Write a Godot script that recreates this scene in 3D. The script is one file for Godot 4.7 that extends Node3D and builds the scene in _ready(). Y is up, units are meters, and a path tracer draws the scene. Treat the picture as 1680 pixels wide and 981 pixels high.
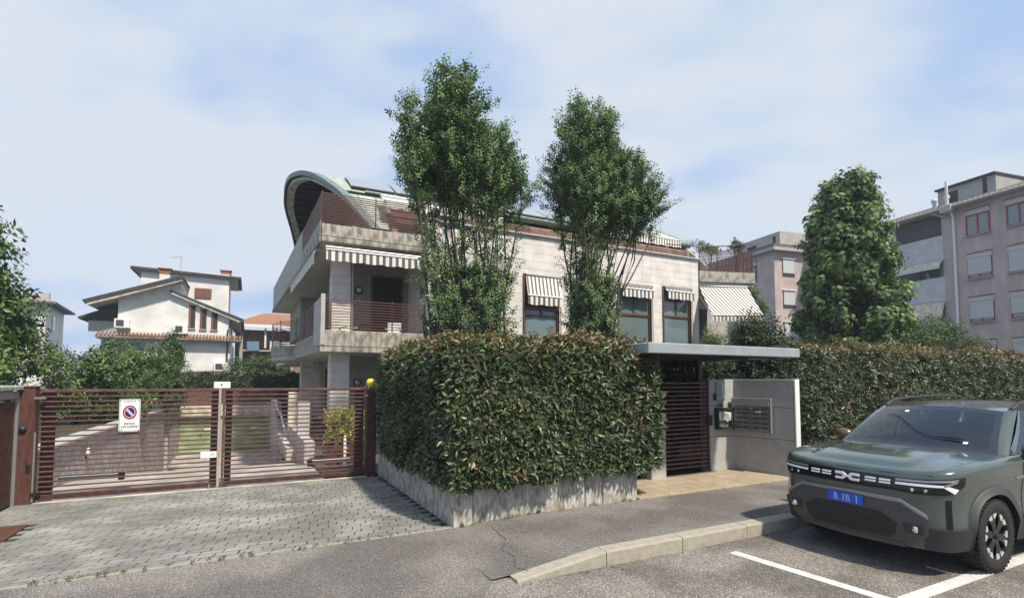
extends Node3D

# ------------------------------------------------------------------ helpers
class MB:
	var st := SurfaceTool.new()
	var g := 1
	func _init() -> void:
		st.begin(Mesh.PRIMITIVE_TRIANGLES)
		st.set_smooth_group(-1)
	func tri(a: Vector3, b: Vector3, c: Vector3, h: Vector3) -> void:
		if (b - a).cross(c - a).dot(h) > 0.0:
			st.add_vertex(a); st.add_vertex(c); st.add_vertex(b)
		else:
			st.add_vertex(a); st.add_vertex(b); st.add_vertex(c)
	func quad(a: Vector3, b: Vector3, c: Vector3, d: Vector3, h: Vector3) -> void:
		tri(a, b, c, h)
		tri(a, c, d, h)
	func uvquad(a: Vector3, b: Vector3, c: Vector3, d: Vector3) -> void:  # counter-clockwise from the lower left, seen from the front
		for k in [[a, Vector2(0, 1)], [c, Vector2(1, 0)], [b, Vector2(1, 1)], [a, Vector2(0, 1)], [d, Vector2(0, 0)], [c, Vector2(1, 0)]]:
			st.set_uv(k[1])
			st.add_vertex(k[0])
	func box(c: Vector3, s: Vector3, ch := 0.0, b := Basis()) -> MB:
		var h := s * 0.5
		var ax := [Vector3.RIGHT, Vector3.UP, Vector3.BACK]
		var P := func(sg: Vector3, k: int) -> Vector3:
			var v := Vector3(sg.x * (h.x - ch), sg.y * (h.y - ch), sg.z * (h.z - ch))
			v[k] = sg[k] * h[k]
			return c + b * v
		for k in 3:
			var i := (k + 1) % 3
			var j := (k + 2) % 3
			for s1 in [-1, 1]:
				var q := []
				for e in [[-1, -1], [1, -1], [1, 1], [-1, 1]]:
					var sg := Vector3()
					sg[k] = s1; sg[i] = e[0]; sg[j] = e[1]
					q.append(P.call(sg, k))
				quad(q[0], q[1], q[2], q[3], b * (ax[k] * s1))
				if ch > 0.0:
					for s2 in [-1, 1]:  # edge between faces k and i
						var u := Vector3(); u[k] = s1; u[i] = s2; u[j] = -1
						var w := u; w[j] = 1
						quad(P.call(u, k), P.call(w, k), P.call(w, i), P.call(u, i), b * (ax[k] * s1 + ax[i] * s2))
		if ch > 0.0:
			for sx in [-1, 1]:
				for sy in [-1, 1]:
					for sz in [-1, 1]:
						var sg := Vector3(sx, sy, sz)
						tri(P.call(sg, 0), P.call(sg, 1), P.call(sg, 2), b * sg)
		return self
	func bar(a: Vector3, e: Vector3, w: float, t: float, ch := 0.0) -> MB:  # a box from a to e, t high, w wide
		var x := (e - a).normalized()
		var z := x.cross(Vector3.UP)
		z = Vector3.BACK if z.length() < 0.01 else z.normalized()
		return box((a + e) * 0.5, Vector3(a.distance_to(e), t, w), ch, Basis(x, z.cross(x), z))
	func tube(pts: Array, r, n := 8) -> MB:
		var rings := []
		for i in pts.size():
			var d: Vector3 = (pts[mini(i + 1, pts.size() - 1)] - pts[maxi(i - 1, 0)]).normalized()
			var u := d.cross(Vector3.UP if absf(d.y) < 0.95 else Vector3.RIGHT).normalized()
			var v := d.cross(u)
			var ring := []
			var rr: float = r if r is float else r[i]
			for k in n:
				ring.append(pts[i] + (u * cos(TAU * k / n) + v * sin(TAU * k / n)) * rr)
			rings.append(ring)
		g += 1
		st.set_smooth_group(g)
		for i in pts.size() - 1:
			for k in n:
				var k2 := (k + 1) % n
				quad(rings[i][k], rings[i][k2], rings[i + 1][k2], rings[i + 1][k], (rings[i][k] + rings[i][k2] - pts[i] * 2.0))
		st.set_smooth_group(-1)
		for k in range(1, n - 1):
			tri(rings[0][0], rings[0][k], rings[0][k + 1], pts[0] - pts[1])
			var l := pts.size() - 1
			tri(rings[l][0], rings[l][k], rings[l][k + 1], pts[l] - pts[l - 1])
		return self
	func lathe(prof: Array, n: int, xf := Transform3D(), smooth := true) -> MB:  # prof of (radius, height) round local y
		g += 1
		st.set_smooth_group(g if smooth else -1)
		for i in prof.size() - 1:
			var p: Vector2 = prof[i]
			var q: Vector2 = prof[i + 1]
			var o := Vector2(q.y - p.y, p.x - q.x)
			for k in n:
				var a := TAU * k / n
				var e := TAU * (k + 1) / n
				var da := Vector3(cos(a), 0, sin(a))
				var de := Vector3(cos(e), 0, sin(e))
				var h := xf.basis * ((da + de) * 0.5 * o.x + Vector3.UP * o.y)
				var v0 := xf * (da * p.x + Vector3.UP * p.y)
				var v1 := xf * (de * p.x + Vector3.UP * p.y)
				var v2 := xf * (de * q.x + Vector3.UP * q.y)
				var v3 := xf * (da * q.x + Vector3.UP * q.y)
				if p.x > 0.0001: tri(v0, v1, v2, h)
				if q.x > 0.0001: tri(v0, v2, v3, h)
		st.set_smooth_group(-1)
		return self
	func grid(rows: Array, inside: Vector3, smooth := true) -> MB:  # faces look away from inside
		g += 1
		st.set_smooth_group(g if smooth else -1)
		for i in rows.size() - 1:
			for k in rows[i].size() - 1:
				var a: Vector3 = rows[i][k]
				var b: Vector3 = rows[i][k + 1]
				var c: Vector3 = rows[i + 1][k + 1]
				var d: Vector3 = rows[i + 1][k]
				quad(a, b, c, d, (a + b + c + d) * 0.25 - inside)
		st.set_smooth_group(-1)
		return self
	func prism(poly: PackedVector2Array, xf: Transform3D, depth: float) -> MB:  # outline in local xy, front at z 0, back at z -depth
		var tr := Geometry2D.triangulate_polygon(poly)
		var zf := xf.basis.z
		for i in range(0, tr.size(), 3):
			var p := []
			for k in 3:
				p.append(Vector3(poly[tr[i + k]].x, poly[tr[i + k]].y, 0))
			tri(xf * p[0], xf * p[1], xf * p[2], zf)
			var dz := Vector3(0, 0, depth)
			tri(xf * (p[0] - dz), xf * (p[1] - dz), xf * (p[2] - dz), -zf)
		var ccw := not Geometry2D.is_polygon_clockwise(poly)
		for i in poly.size():
			var a := poly[i]
			var b := poly[(i + 1) % poly.size()]
			var o := Vector2(b.y - a.y, a.x - b.x) * (1.0 if ccw else -1.0)
			quad(xf * Vector3(a.x, a.y, 0), xf * Vector3(b.x, b.y, 0), xf * Vector3(b.x, b.y, -depth), xf * Vector3(a.x, a.y, -depth), xf.basis * Vector3(o.x, o.y, 0))
		return self
	func leaf(at: Vector3, d: Vector3, n: Vector3, l: float, w: float) -> MB:
		var s := d.cross(n).normalized() * w * 0.5
		var m := at + d * l * 0.45 - n * l * 0.05
		var t := at + d * l - n * l * 0.14
		var up := n * w * 0.22
		tri(at, m + s + up, m, n)
		tri(at, m, m - s + up, n)
		tri(m + s + up, t, m, n)
		tri(m, t, m - s + up, n)
		return self
	func done(smooth_all := false) -> ArrayMesh:
		st.generate_normals()
		return st.commit()

var used := {}
var R := RandomNumberGenerator.new()
var T := {}
var mats := {}
var G := PackedVector2Array()

func rnd(a: float, b: float) -> float:
	return R.randf_range(a, b)

func numbered(n: String) -> String:
	if not used.has(n):
		used[n] = 0
		return n
	used[n] += 1
	return "%s_%03d" % [n, used[n]]

func thing(called: String, label: String, category: String, at := Vector3.ZERO, turn := 0.0, group := "") -> Node3D:
	var o := Node3D.new()
	o.name = numbered(called)
	add_child(o)
	o.position = at
	o.rotation.y = turn
	o.set_meta("label", label)
	o.set_meta("category", category)
	if group: o.set_meta("group", group)
	return o

func part(called: String, mesh: Mesh, m: Material, parent: Node, xf := Transform3D()) -> MeshInstance3D:
	var o := MeshInstance3D.new()
	o.name = called
	o.mesh = mesh
	o.material_override = m
	o.transform = xf
	parent.add_child(o, true)
	return o

func struct(called: String, mesh: Mesh, m: Material) -> MeshInstance3D:
	var o := MeshInstance3D.new()
	o.name = numbered(called)
	o.mesh = mesh
	o.material_override = m
	add_child(o)
	o.set_meta("kind", "structure")
	return o

func copy(o: Node3D, base_name: String, label: String, at: Vector3, turn := 0.0) -> Node3D:
	var c: Node3D = o.duplicate()
	c.name = numbered(base_name)
	add_child(c)
	c.position = at
	c.rotation.y = turn
	c.set_meta("label", label)
	return c

func bx(c: Vector3, s: Vector3, ch := 0.0, b := Basis()) -> ArrayMesh:
	return MB.new().box(c, s, ch, b).done()

func poly(a: Array) -> PackedVector2Array:
	var p := PackedVector2Array()
	for v in a: p.append(Vector2(v[0], v[1]))
	return p

func at(x: float, y: float, z: float) -> Transform3D:
	return Transform3D(Basis(), Vector3(x, y, z))

func turned(x: float, y: float, z: float, a: float) -> Transform3D:
	return Transform3D(Basis(Vector3.UP, a), Vector3(x, y, z))

# ------------------------------------------------------------------ textures and materials
func noise_tex(key: String, size: int, freq: float, oct: int, lo: Color, hi: Color, kind := FastNoiseLite.TYPE_SIMPLEX_SMOOTH, a := 0.25, b := 0.75) -> void:
	var n := FastNoiseLite.new()
	n.noise_type = kind
	n.frequency = freq
	n.fractal_octaves = oct
	n.seed = hash(key) % 1000
	var gr := Gradient.new()
	gr.offsets = PackedFloat32Array([a, b])
	gr.colors = PackedColorArray([lo, hi])
	var t := NoiseTexture2D.new()
	t.width = size
	t.height = size
	t.seamless = true
	t.noise = n
	t.color_ramp = gr
	T[key] = t

func gray(v: float) -> Color:
	return Color(v, v, v)

func speckle_tex(key: String, size: int, base: Color, tones: Array, count: int, s0: int, s1: int) -> void:
	var r := RandomNumberGenerator.new()
	r.seed = hash(key)
	var im := Image.create(size, size, false, Image.FORMAT_RGB8)
	im.fill(base)
	for i in count:
		var c: Color = tones[r.randi() % tones.size()]
		var f := r.randf_range(0.85, 1.15)
		im.fill_rect(Rect2i(r.randi() % size, r.randi() % size, r.randi_range(s0, s1), r.randi_range(s0, s1)), Color(c.r * f, c.g * f, c.b * f))
	T[key] = ImageTexture.create_from_image(im)

func make_textures() -> void:
	noise_tex("mottle", 512, 0.012, 5, gray(0.78), gray(1.0))
	noise_tex("fine", 512, 0.08, 4, gray(0.84), gray(1.0))
	noise_tex("streak", 512, 0.02, 5, Color(0.8, 0.785, 0.75), gray(1.0), FastNoiseLite.TYPE_SIMPLEX_SMOOTH, 0.15, 0.65)
	noise_tex("soft", 512, 0.01, 4, gray(0.9), gray(1.0), FastNoiseLite.TYPE_SIMPLEX_SMOOTH, 0.1, 0.8)
	noise_tex("stain", 512, 0.008, 6, Color(0.69, 0.67, 0.62), gray(1.0), FastNoiseLite.TYPE_SIMPLEX_SMOOTH, 0.12, 0.68)
	noise_tex("peel", 512, 0.012, 5, Color(0.83, 0.82, 0.79), gray(1.0), FastNoiseLite.TYPE_SIMPLEX, 0.25, 0.65)
	noise_tex("broad", 512, 0.006, 3, gray(0.8), gray(1.0))
	noise_tex("wood", 512, 0.02, 3, Color(0.7, 0.66, 0.62), gray(1.0))
	noise_tex("bumps", 512, 0.05, 4, gray(0.0), gray(1.0))
	noise_tex("wavy", 512, 0.01, 2, gray(0.3), gray(0.7))
	speckle_tex("asphalt", 1024, Color(0.5, 0.49, 0.475), [Color(0.36, 0.35, 0.345), Color(0.44, 0.43, 0.42), Color(0.58, 0.56, 0.54), Color(0.65, 0.635, 0.615), Color(0.54, 0.5, 0.47), Color(0.4, 0.395, 0.39), Color(0.74, 0.73, 0.71)], 130000, 2, 6)
	speckle_tex("walk", 1024, Color(0.47, 0.465, 0.455), [Color(0.34, 0.335, 0.33), Color(0.42, 0.41, 0.405), Color(0.55, 0.535, 0.52), Color(0.59, 0.585, 0.57), Color(0.5, 0.46, 0.44), Color(0.38, 0.375, 0.37), Color(0.67, 0.665, 0.65)], 130000, 2, 6)
	speckle_tex("grit", 512, Color(0.9, 0.9, 0.9), [Color(0.8, 0.8, 0.79), Color(0.99, 0.99, 0.97), Color(0.86, 0.85, 0.84), Color(0.7, 0.7, 0.69)], 30000, 1, 3)
	stripes_tex()

func stripes_tex() -> void:
	for k in [["stripe_grey", Color(0.86, 0.85, 0.82), Color(0.36, 0.36, 0.38)], ["stripe_tan", Color(0.9, 0.9, 0.88), Color(0.45, 0.435, 0.42)]]:
		var im := Image.create(64, 64, false, Image.FORMAT_RGB8)
		im.fill(k[1])
		im.fill_rect(Rect2i(0, 0, 30, 64), k[2])
		im.fill_rect(Rect2i(30, 0, 2, 64), Color(0.7, 0.68, 0.65))
		T[k[0]] = ImageTexture.create_from_image(im)

func M(key: String, col := Color.WHITE, rough := 0.8, metal := 0.0, tex := "", sc := Vector3.ONE, tex2 := "", sc2 := Vector3.ONE, bump := "", depth := 0.3) -> StandardMaterial3D:
	if mats.has(key):
		return mats[key]
	var m := StandardMaterial3D.new()
	m.resource_name = key
	m.albedo_color = col.linear_to_srgb()
	m.roughness = rough
	m.metallic = metal
	if tex:
		m.albedo_texture = T[tex]
		m.uv1_triplanar = true
		m.uv1_world_triplanar = true
		m.uv1_scale = sc
	if tex2:
		m.detail_enabled = true
		m.detail_albedo = T[tex2]
		m.detail_blend_mode = BaseMaterial3D.BLEND_MODE_MUL
		m.detail_uv_layer = BaseMaterial3D.DETAIL_UV_2
		m.uv2_triplanar = true
		m.uv2_world_triplanar = true
		m.uv2_scale = sc2
	if bump:
		m.heightmap_enabled = true
		m.heightmap_texture = T[bump]
		m.heightmap_scale = depth
	mats[key] = m
	return m

func glass(key: String, col: Color, alpha: float) -> StandardMaterial3D:
	if mats.has(key): return mats[key]
	var m := StandardMaterial3D.new()
	m.resource_name = key
	m.albedo_color = Color(col.r, col.g, col.b, alpha)
	m.transparency = BaseMaterial3D.TRANSPARENCY_ALPHA
	m.roughness = 0.03
	m.metallic_specular = 0.95
	mats[key] = m
	return m

func V3(a: float) -> Vector3:
	return Vector3(a, a, a)

func make_materials() -> void:
	M("concrete", Color(0.45, 0.435, 0.395), 0.9, 0.0, "stain", Vector3(1.3, 0.45, 1.3), "soft", V3(0.8), "bumps", 0.15)
	M("concrete_clean", Color(0.56, 0.55, 0.52), 0.9, 0.0, "soft", V3(0.35), "fine", V3(1.5))
	M("concrete_wall", Color(0.5, 0.49, 0.455), 0.92, 0.0, "streak", Vector3(1.8, 0.45, 1.8), "peel", Vector3(0.9, 0.6, 0.9), "bumps", 0.2)
	M("mail_concrete", Color(0.52, 0.52, 0.51), 0.88, 0.0, "soft", V3(0.8), "fine", V3(2.0), "bumps", 0.1)
	M("kerb", Color(0.5, 0.46, 0.38), 0.9, 0.0, "soft", V3(1.6), "grit", V3(3.0), "bumps", 0.15)
	M("ramp", Color(0.52, 0.49, 0.44), 0.9, 0.0, "mottle", V3(0.2), "fine", V3(1.0))
	M("ramp_wall", Color(0.53, 0.49, 0.49), 0.9, 0.0, "soft", Vector3(0.35, 0.15, 0.35), "mottle", V3(0.5))
	M("asphalt", Color(0.82, 0.79, 0.75), 0.93, 0.0, "asphalt", V3(0.55), "mottle", V3(0.17), "bumps", 0.2)
	M("walk", Color(0.9, 0.88, 0.85), 0.93, 0.0, "walk", V3(0.6), "broad", V3(0.21), "bumps", 0.2)
	M("paint", Color(0.82, 0.82, 0.8), 0.8, 0.0, "soft", V3(1.3), "grit", V3(2.0))
	M("sand", Color(0.04, 0.038, 0.033), 0.95, 0.0, "mottle", V3(1.0))
	M("soil", Color(0.1, 0.085, 0.06), 0.95, 0.0, "mottle", V3(0.5))
	M("grass", Color(0.05, 0.07, 0.03), 0.95, 0.0, "mottle", V3(0.4))
	M("brown", Color(0.145, 0.07, 0.053), 0.5, 0.0, "mottle", V3(0.9))
	M("brown_dark", Color(0.085, 0.034, 0.026), 0.5, 0.0, "mottle", V3(0.9))
	M("brown_post", Color(0.125, 0.05, 0.037), 0.55, 0.0, "streak", Vector3(1.2, 0.4, 1.2), "fine", V3(3.0))
	M("rail", Color(0.11, 0.053, 0.044), 0.5)
	M("zinc", Color(0.5, 0.5, 0.5), 0.45, 0.7, "fine", V3(2.0))
	M("steel_plain", Color(0.4, 0.41, 0.42), 0.4, 0.6, "fine", V3(3.0))
	M("canopy", Color(0.35, 0.385, 0.4), 0.45, 0.2, "soft", V3(0.5))
	M("cap", Color(0.5, 0.54, 0.49), 0.5, 0.1, "mottle", V3(1.2))
	M("white_metal", Color(0.75, 0.75, 0.73), 0.4)
	M("black", Color(0.012, 0.012, 0.013), 0.5)
	M("dark", Color(0.03, 0.028, 0.027), 0.8)
	M("stone", Color(0.87, 0.84, 0.8), 0.75, 0.0, "soft", V3(0.3), "fine", V3(1.2))
	M("stone_2", Color(0.885, 0.855, 0.815), 0.75, 0.0, "soft", V3(0.3), "fine", V3(1.2))
	M("stone_3", Color(0.85, 0.82, 0.78), 0.75, 0.0, "soft", V3(0.3), "fine", V3(1.2))
	M("joint", Color(0.8, 0.77, 0.73), 0.95)
	M("render_beige", Color(0.47, 0.45, 0.41), 0.9, 0.0, "soft", V3(0.3), "fine", V3(2.0))
	M("soffit", Color(0.55, 0.53, 0.48), 0.9, 0.0, "soft", V3(0.3))
	M("copper", Color(0.56, 0.65, 0.55), 0.55, 0.15, "broad", V3(0.5), "mottle", V3(0.9))
	M("copper_dark", Color(0.2, 0.27, 0.25), 0.5, 0.2, "mottle", V3(0.6))
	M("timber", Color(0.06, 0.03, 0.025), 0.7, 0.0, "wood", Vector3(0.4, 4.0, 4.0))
	M("wood_frame", Color(0.17, 0.09, 0.052), 0.45, 0.0, "wood", Vector3(3.0, 0.5, 3.0))
	M("shutter", Color(0.26, 0.11, 0.06), 0.6, 0.0, "wood", Vector3(0.8, 5.0, 5.0))
	M("panel_blue", Color(0.3, 0.345, 0.38), 0.22, 0.2)
	M("white_wall", Color(0.9, 0.89, 0.875), 0.9, 0.0, "soft", V3(0.12), "fine", V3(0.9))
	M("pink_wall", Color(0.53, 0.445, 0.425), 0.92, 0.0, "soft", Vector3(0.3, 0.06, 0.3), "soft", V3(0.11))
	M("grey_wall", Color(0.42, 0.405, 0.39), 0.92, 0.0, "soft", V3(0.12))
	M("pale_parapet", Color(0.52, 0.54, 0.56), 0.85, 0.0, "soft", V3(0.2))
	M("sash_red", Color(0.25, 0.02, 0.04), 0.5)
	M("roller", Color(0.46, 0.49, 0.5), 0.7)
	M("roof_dark", Color(0.05, 0.05, 0.052), 0.8, 0.0, "mottle", V3(0.4))
	M("roof_tile", Color(0.36, 0.17, 0.1), 0.85, 0.0, "mottle", V3(1.2), "fine", V3(3.0))
	M("roof_tile_orange", Color(0.34, 0.165, 0.09), 0.85, 0.0, "mottle", V3(0.8))
	M("roof_tile_grey", Color(0.16, 0.135, 0.12), 0.9, 0.0, "mottle", V3(0.8))
	M("brick", Color(0.36, 0.14, 0.08), 0.9, 0.0, "mottle", V3(2.0))
	M("terracotta", Color(0.3, 0.2, 0.15), 0.9, 0.0, "mottle", V3(0.3))
	M("garage_green", Color(0.33, 0.43, 0.24), 0.6, 0.0, "broad", V3(0.3))
	M("lintel", Color(0.6, 0.55, 0.46), 0.9, 0.0, "mottle", V3(0.3))
	M("tile_tan", Color(0.46, 0.38, 0.27), 0.7, 0.0, "soft", V3(0.6), "fine", V3(3.0))
	M("tile_tan_2", Color(0.49, 0.41, 0.3), 0.7, 0.0, "soft", V3(0.7), "fine", V3(3.0))
	for i in 6:
		var f: float = [0.9, 1.0, 1.06, 0.96, 1.12, 0.82][i]
		var w: float = [0.0, 0.004, -0.006, 0.006, 0.0, -0.004][i]
		M("paver_%d" % i, Color((0.375 + w) * f, 0.375 * f, (0.35 - w) * f), 0.9, 0.0, "grit", V3(2.2), "broad", V3(0.3), "bumps", 0.15)
	M("rust", Color(0.12, 0.05, 0.03), 0.9, 0.0, "mottle", V3(3.0))
	M("bark", Color(0.1, 0.085, 0.07), 0.95, 0.0, "mottle", Vector3(3, 0.8, 3))
	M("twig", Color(0.07, 0.05, 0.035), 0.95)
	M("canvas_white", Color(0.72, 0.71, 0.68), 0.85, 0.0, "fine", V3(2.0))
	M("canvas_cream", Color(0.66, 0.62, 0.5), 0.85, 0.0, "mottle", V3(0.3))
	M("yellow", Color(0.75, 0.55, 0.02), 0.3)
	M("pane", Color(0.13, 0.18, 0.19), 0.04)
	M("pane").metallic_specular = 0.9
	M("paint_car", Color(0.082, 0.112, 0.1), 0.22, 0.4)
	var pc := M("paint_car")
	pc.clearcoat_enabled = true
	pc.clearcoat = 1.0
	pc.clearcoat_roughness = 0.03
	M("clad", Color(0.035, 0.036, 0.038), 0.6, 0.0, "fine", V3(6.0))
	M("trim", Color(0.075, 0.075, 0.078), 0.42, 0.3)
	M("trim_light", Color(0.3, 0.3, 0.3), 0.35, 0.6)
	M("gloss_black", Color(0.008, 0.008, 0.009), 0.12)
	M("mark_white", Color(0.85, 0.85, 0.85), 0.35)
	M("chrome", Color(0.8, 0.8, 0.8), 0.12, 1.0)
	M("tyre", Color(0.018, 0.018, 0.018), 0.8, 0.0, "fine", V3(5.0))
	M("alloy", Color(0.8, 0.8, 0.8), 0.3, 0.6)
	M("mirror_cap", Color(0.2, 0.115, 0.075), 0.3, 0.5)
	M("seat", Color(0.03, 0.03, 0.032), 0.9)
	M("crack", Color(0.05, 0.05, 0.05), 0.95)
	M("dry_leaf", Color(0.25, 0.13, 0.05), 0.9)
	for k in [["stripe_grey", 5.0], ["stripe_tan", 6.5]]:
		var m := StandardMaterial3D.new()
		m.albedo_texture = T[k[0]]
		m.roughness = 0.9
		m.uv1_triplanar = true
		m.uv1_world_triplanar = true
		m.uv1_scale = Vector3(k[1], 0.001, 0.001)
		mats[k[0]] = m
	for k in [["leaf_gloss", 0.42], ["leaf_matt", 0.55]]:
		var m := StandardMaterial3D.new()
		m.vertex_color_use_as_albedo = true
		m.roughness = k[1]
		m.backlight_enabled = true
		m.backlight = Color(0.5, 0.68, 0.25)
		mats[k[0]] = m

# ------------------------------------------------------------------ the scene
func _ready() -> void:
	R.seed = 7
	var cam := Camera3D.new()
	cam.name = "camera"
	add_child(cam)
	cam.near = 0.05
	cam.far = 600.0
	cam.projection = Camera3D.PROJECTION_FRUSTUM
	cam.size = cam.near * 981.0 / 850.0
	cam.frustum_offset = Vector2(0, cam.near * 87.0 / 850.0)
	cam.position = Vector3(0, 1.8, 0)
	cam.rotation_degrees = Vector3(3.2, -27.0, 0)
	cam.current = true
	make_sky(0.8)
	var sun := DirectionalLight3D.new()
	sun.name = "sun"
	add_child(sun)
	sun.light_energy = 1.4
	sun.light_color = Color(1.0, 0.955, 0.88)
	sun.light_angular_distance = 3.0
	sun.shadow_enabled = true
	sun.look_at_from_position(Vector3.ZERO, -Vector3(0.15, 0.81, 0.56))
	make_textures()
	make_materials()
	ground()
	driveway()
	ramp_and_garage()
	main_building()
	white_house()
	tile_house()
	far_house()
	pink_block()
	far_block()
	sliding_panel()
	gate()
	front_wall()
	entrance()
	big_hedge()
	right_hedge()
	back_hedge()
	hornbeams()
	right_tree()
	bushes()
	left_trees()
	small_plants()
	car()
	litter()

func make_sky(k: float) -> void:
	var we := WorldEnvironment.new()
	we.name = "world_environment"
	var e := Environment.new()
	e.background_mode = Environment.BG_SKY
	e.tonemap_mode = Environment.TONE_MAPPER_LINEAR
	e.tonemap_exposure = 1.36
	e.sdfgi_enabled = true
	e.ssao_enabled = true
	e.ssil_enabled = true
	e.fog_enabled = true
	e.fog_density = 0.0012
	e.fog_light_color = Color(0.8, 0.86, 0.95)
	var w := 1024
	var h := 512
	var im := Image.create(w, h, false, Image.FORMAT_RGBF)
	var n1 := FastNoiseLite.new()
	n1.noise_type = FastNoiseLite.TYPE_SIMPLEX_SMOOTH
	n1.frequency = 0.9
	n1.fractal_octaves = 7
	n1.seed = 21
	var n2 := FastNoiseLite.new()
	n2.noise_type = FastNoiseLite.TYPE_SIMPLEX_SMOOTH
	n2.frequency = 0.35
	n2.fractal_octaves = 3
	n2.seed = 5
	for j in h:
		var el := (0.5 - (j + 0.5) / h) * PI
		for i in w:
			if el < -0.05:
				im.set_pixel(i, j, Color(0.32, 0.34, 0.35))
				continue
			var az := TAU * (i + 0.5) / w
			var d := Vector3(sin(az) * cos(el), sin(el), -cos(az) * cos(el))
			var up := maxf(d.y, 0.0) + 0.16
			var p := Vector3(d.x / up, 0, d.z / up)
			var q := Vector3(p.x * 0.75 + p.z * 0.5, 0, p.z * 1.2 - p.x * 0.8)  # drawn out along the wind
			var a := n1.get_noise_3d(q.x, q.z, 3.0) * 1.15 + n2.get_noise_3d(p.x, p.z, 9.0) * 1.0
			var cl := smoothstep(-0.5, 0.4, a)
			var t := smoothstep(0.0, 0.75, d.y)
			var blue := Color(0.45, 0.6, 0.84).lerp(Color(0.34, 0.49, 0.78), t)
			var white := Color(0.65, 0.725, 0.825).lerp(Color(0.66, 0.72, 0.79), t)
			var c := blue.lerp(white, cl)
			im.set_pixel(i, j, Color(c.r * k, c.g * k, c.b * k))
	var sm := PanoramaSkyMaterial.new()
	sm.panorama = ImageTexture.create_from_image(im)
	var sky := Sky.new()
	sky.sky_material = sm
	e.sky = sky
	we.environment = e
	add_child(we)

# ------------------------------------------------------------------ ground
func walk_y(x: float, z: float) -> float:  # the pavement rises from the drop kerb to the full kerb
	var s := smoothstep(1.9, 3.3, x)
	var f := clampf((z + 6.05) / 1.85, 0.0, 1.0)
	return 0.012 + s * lerpf(0.055, 0.13, f)

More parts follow.
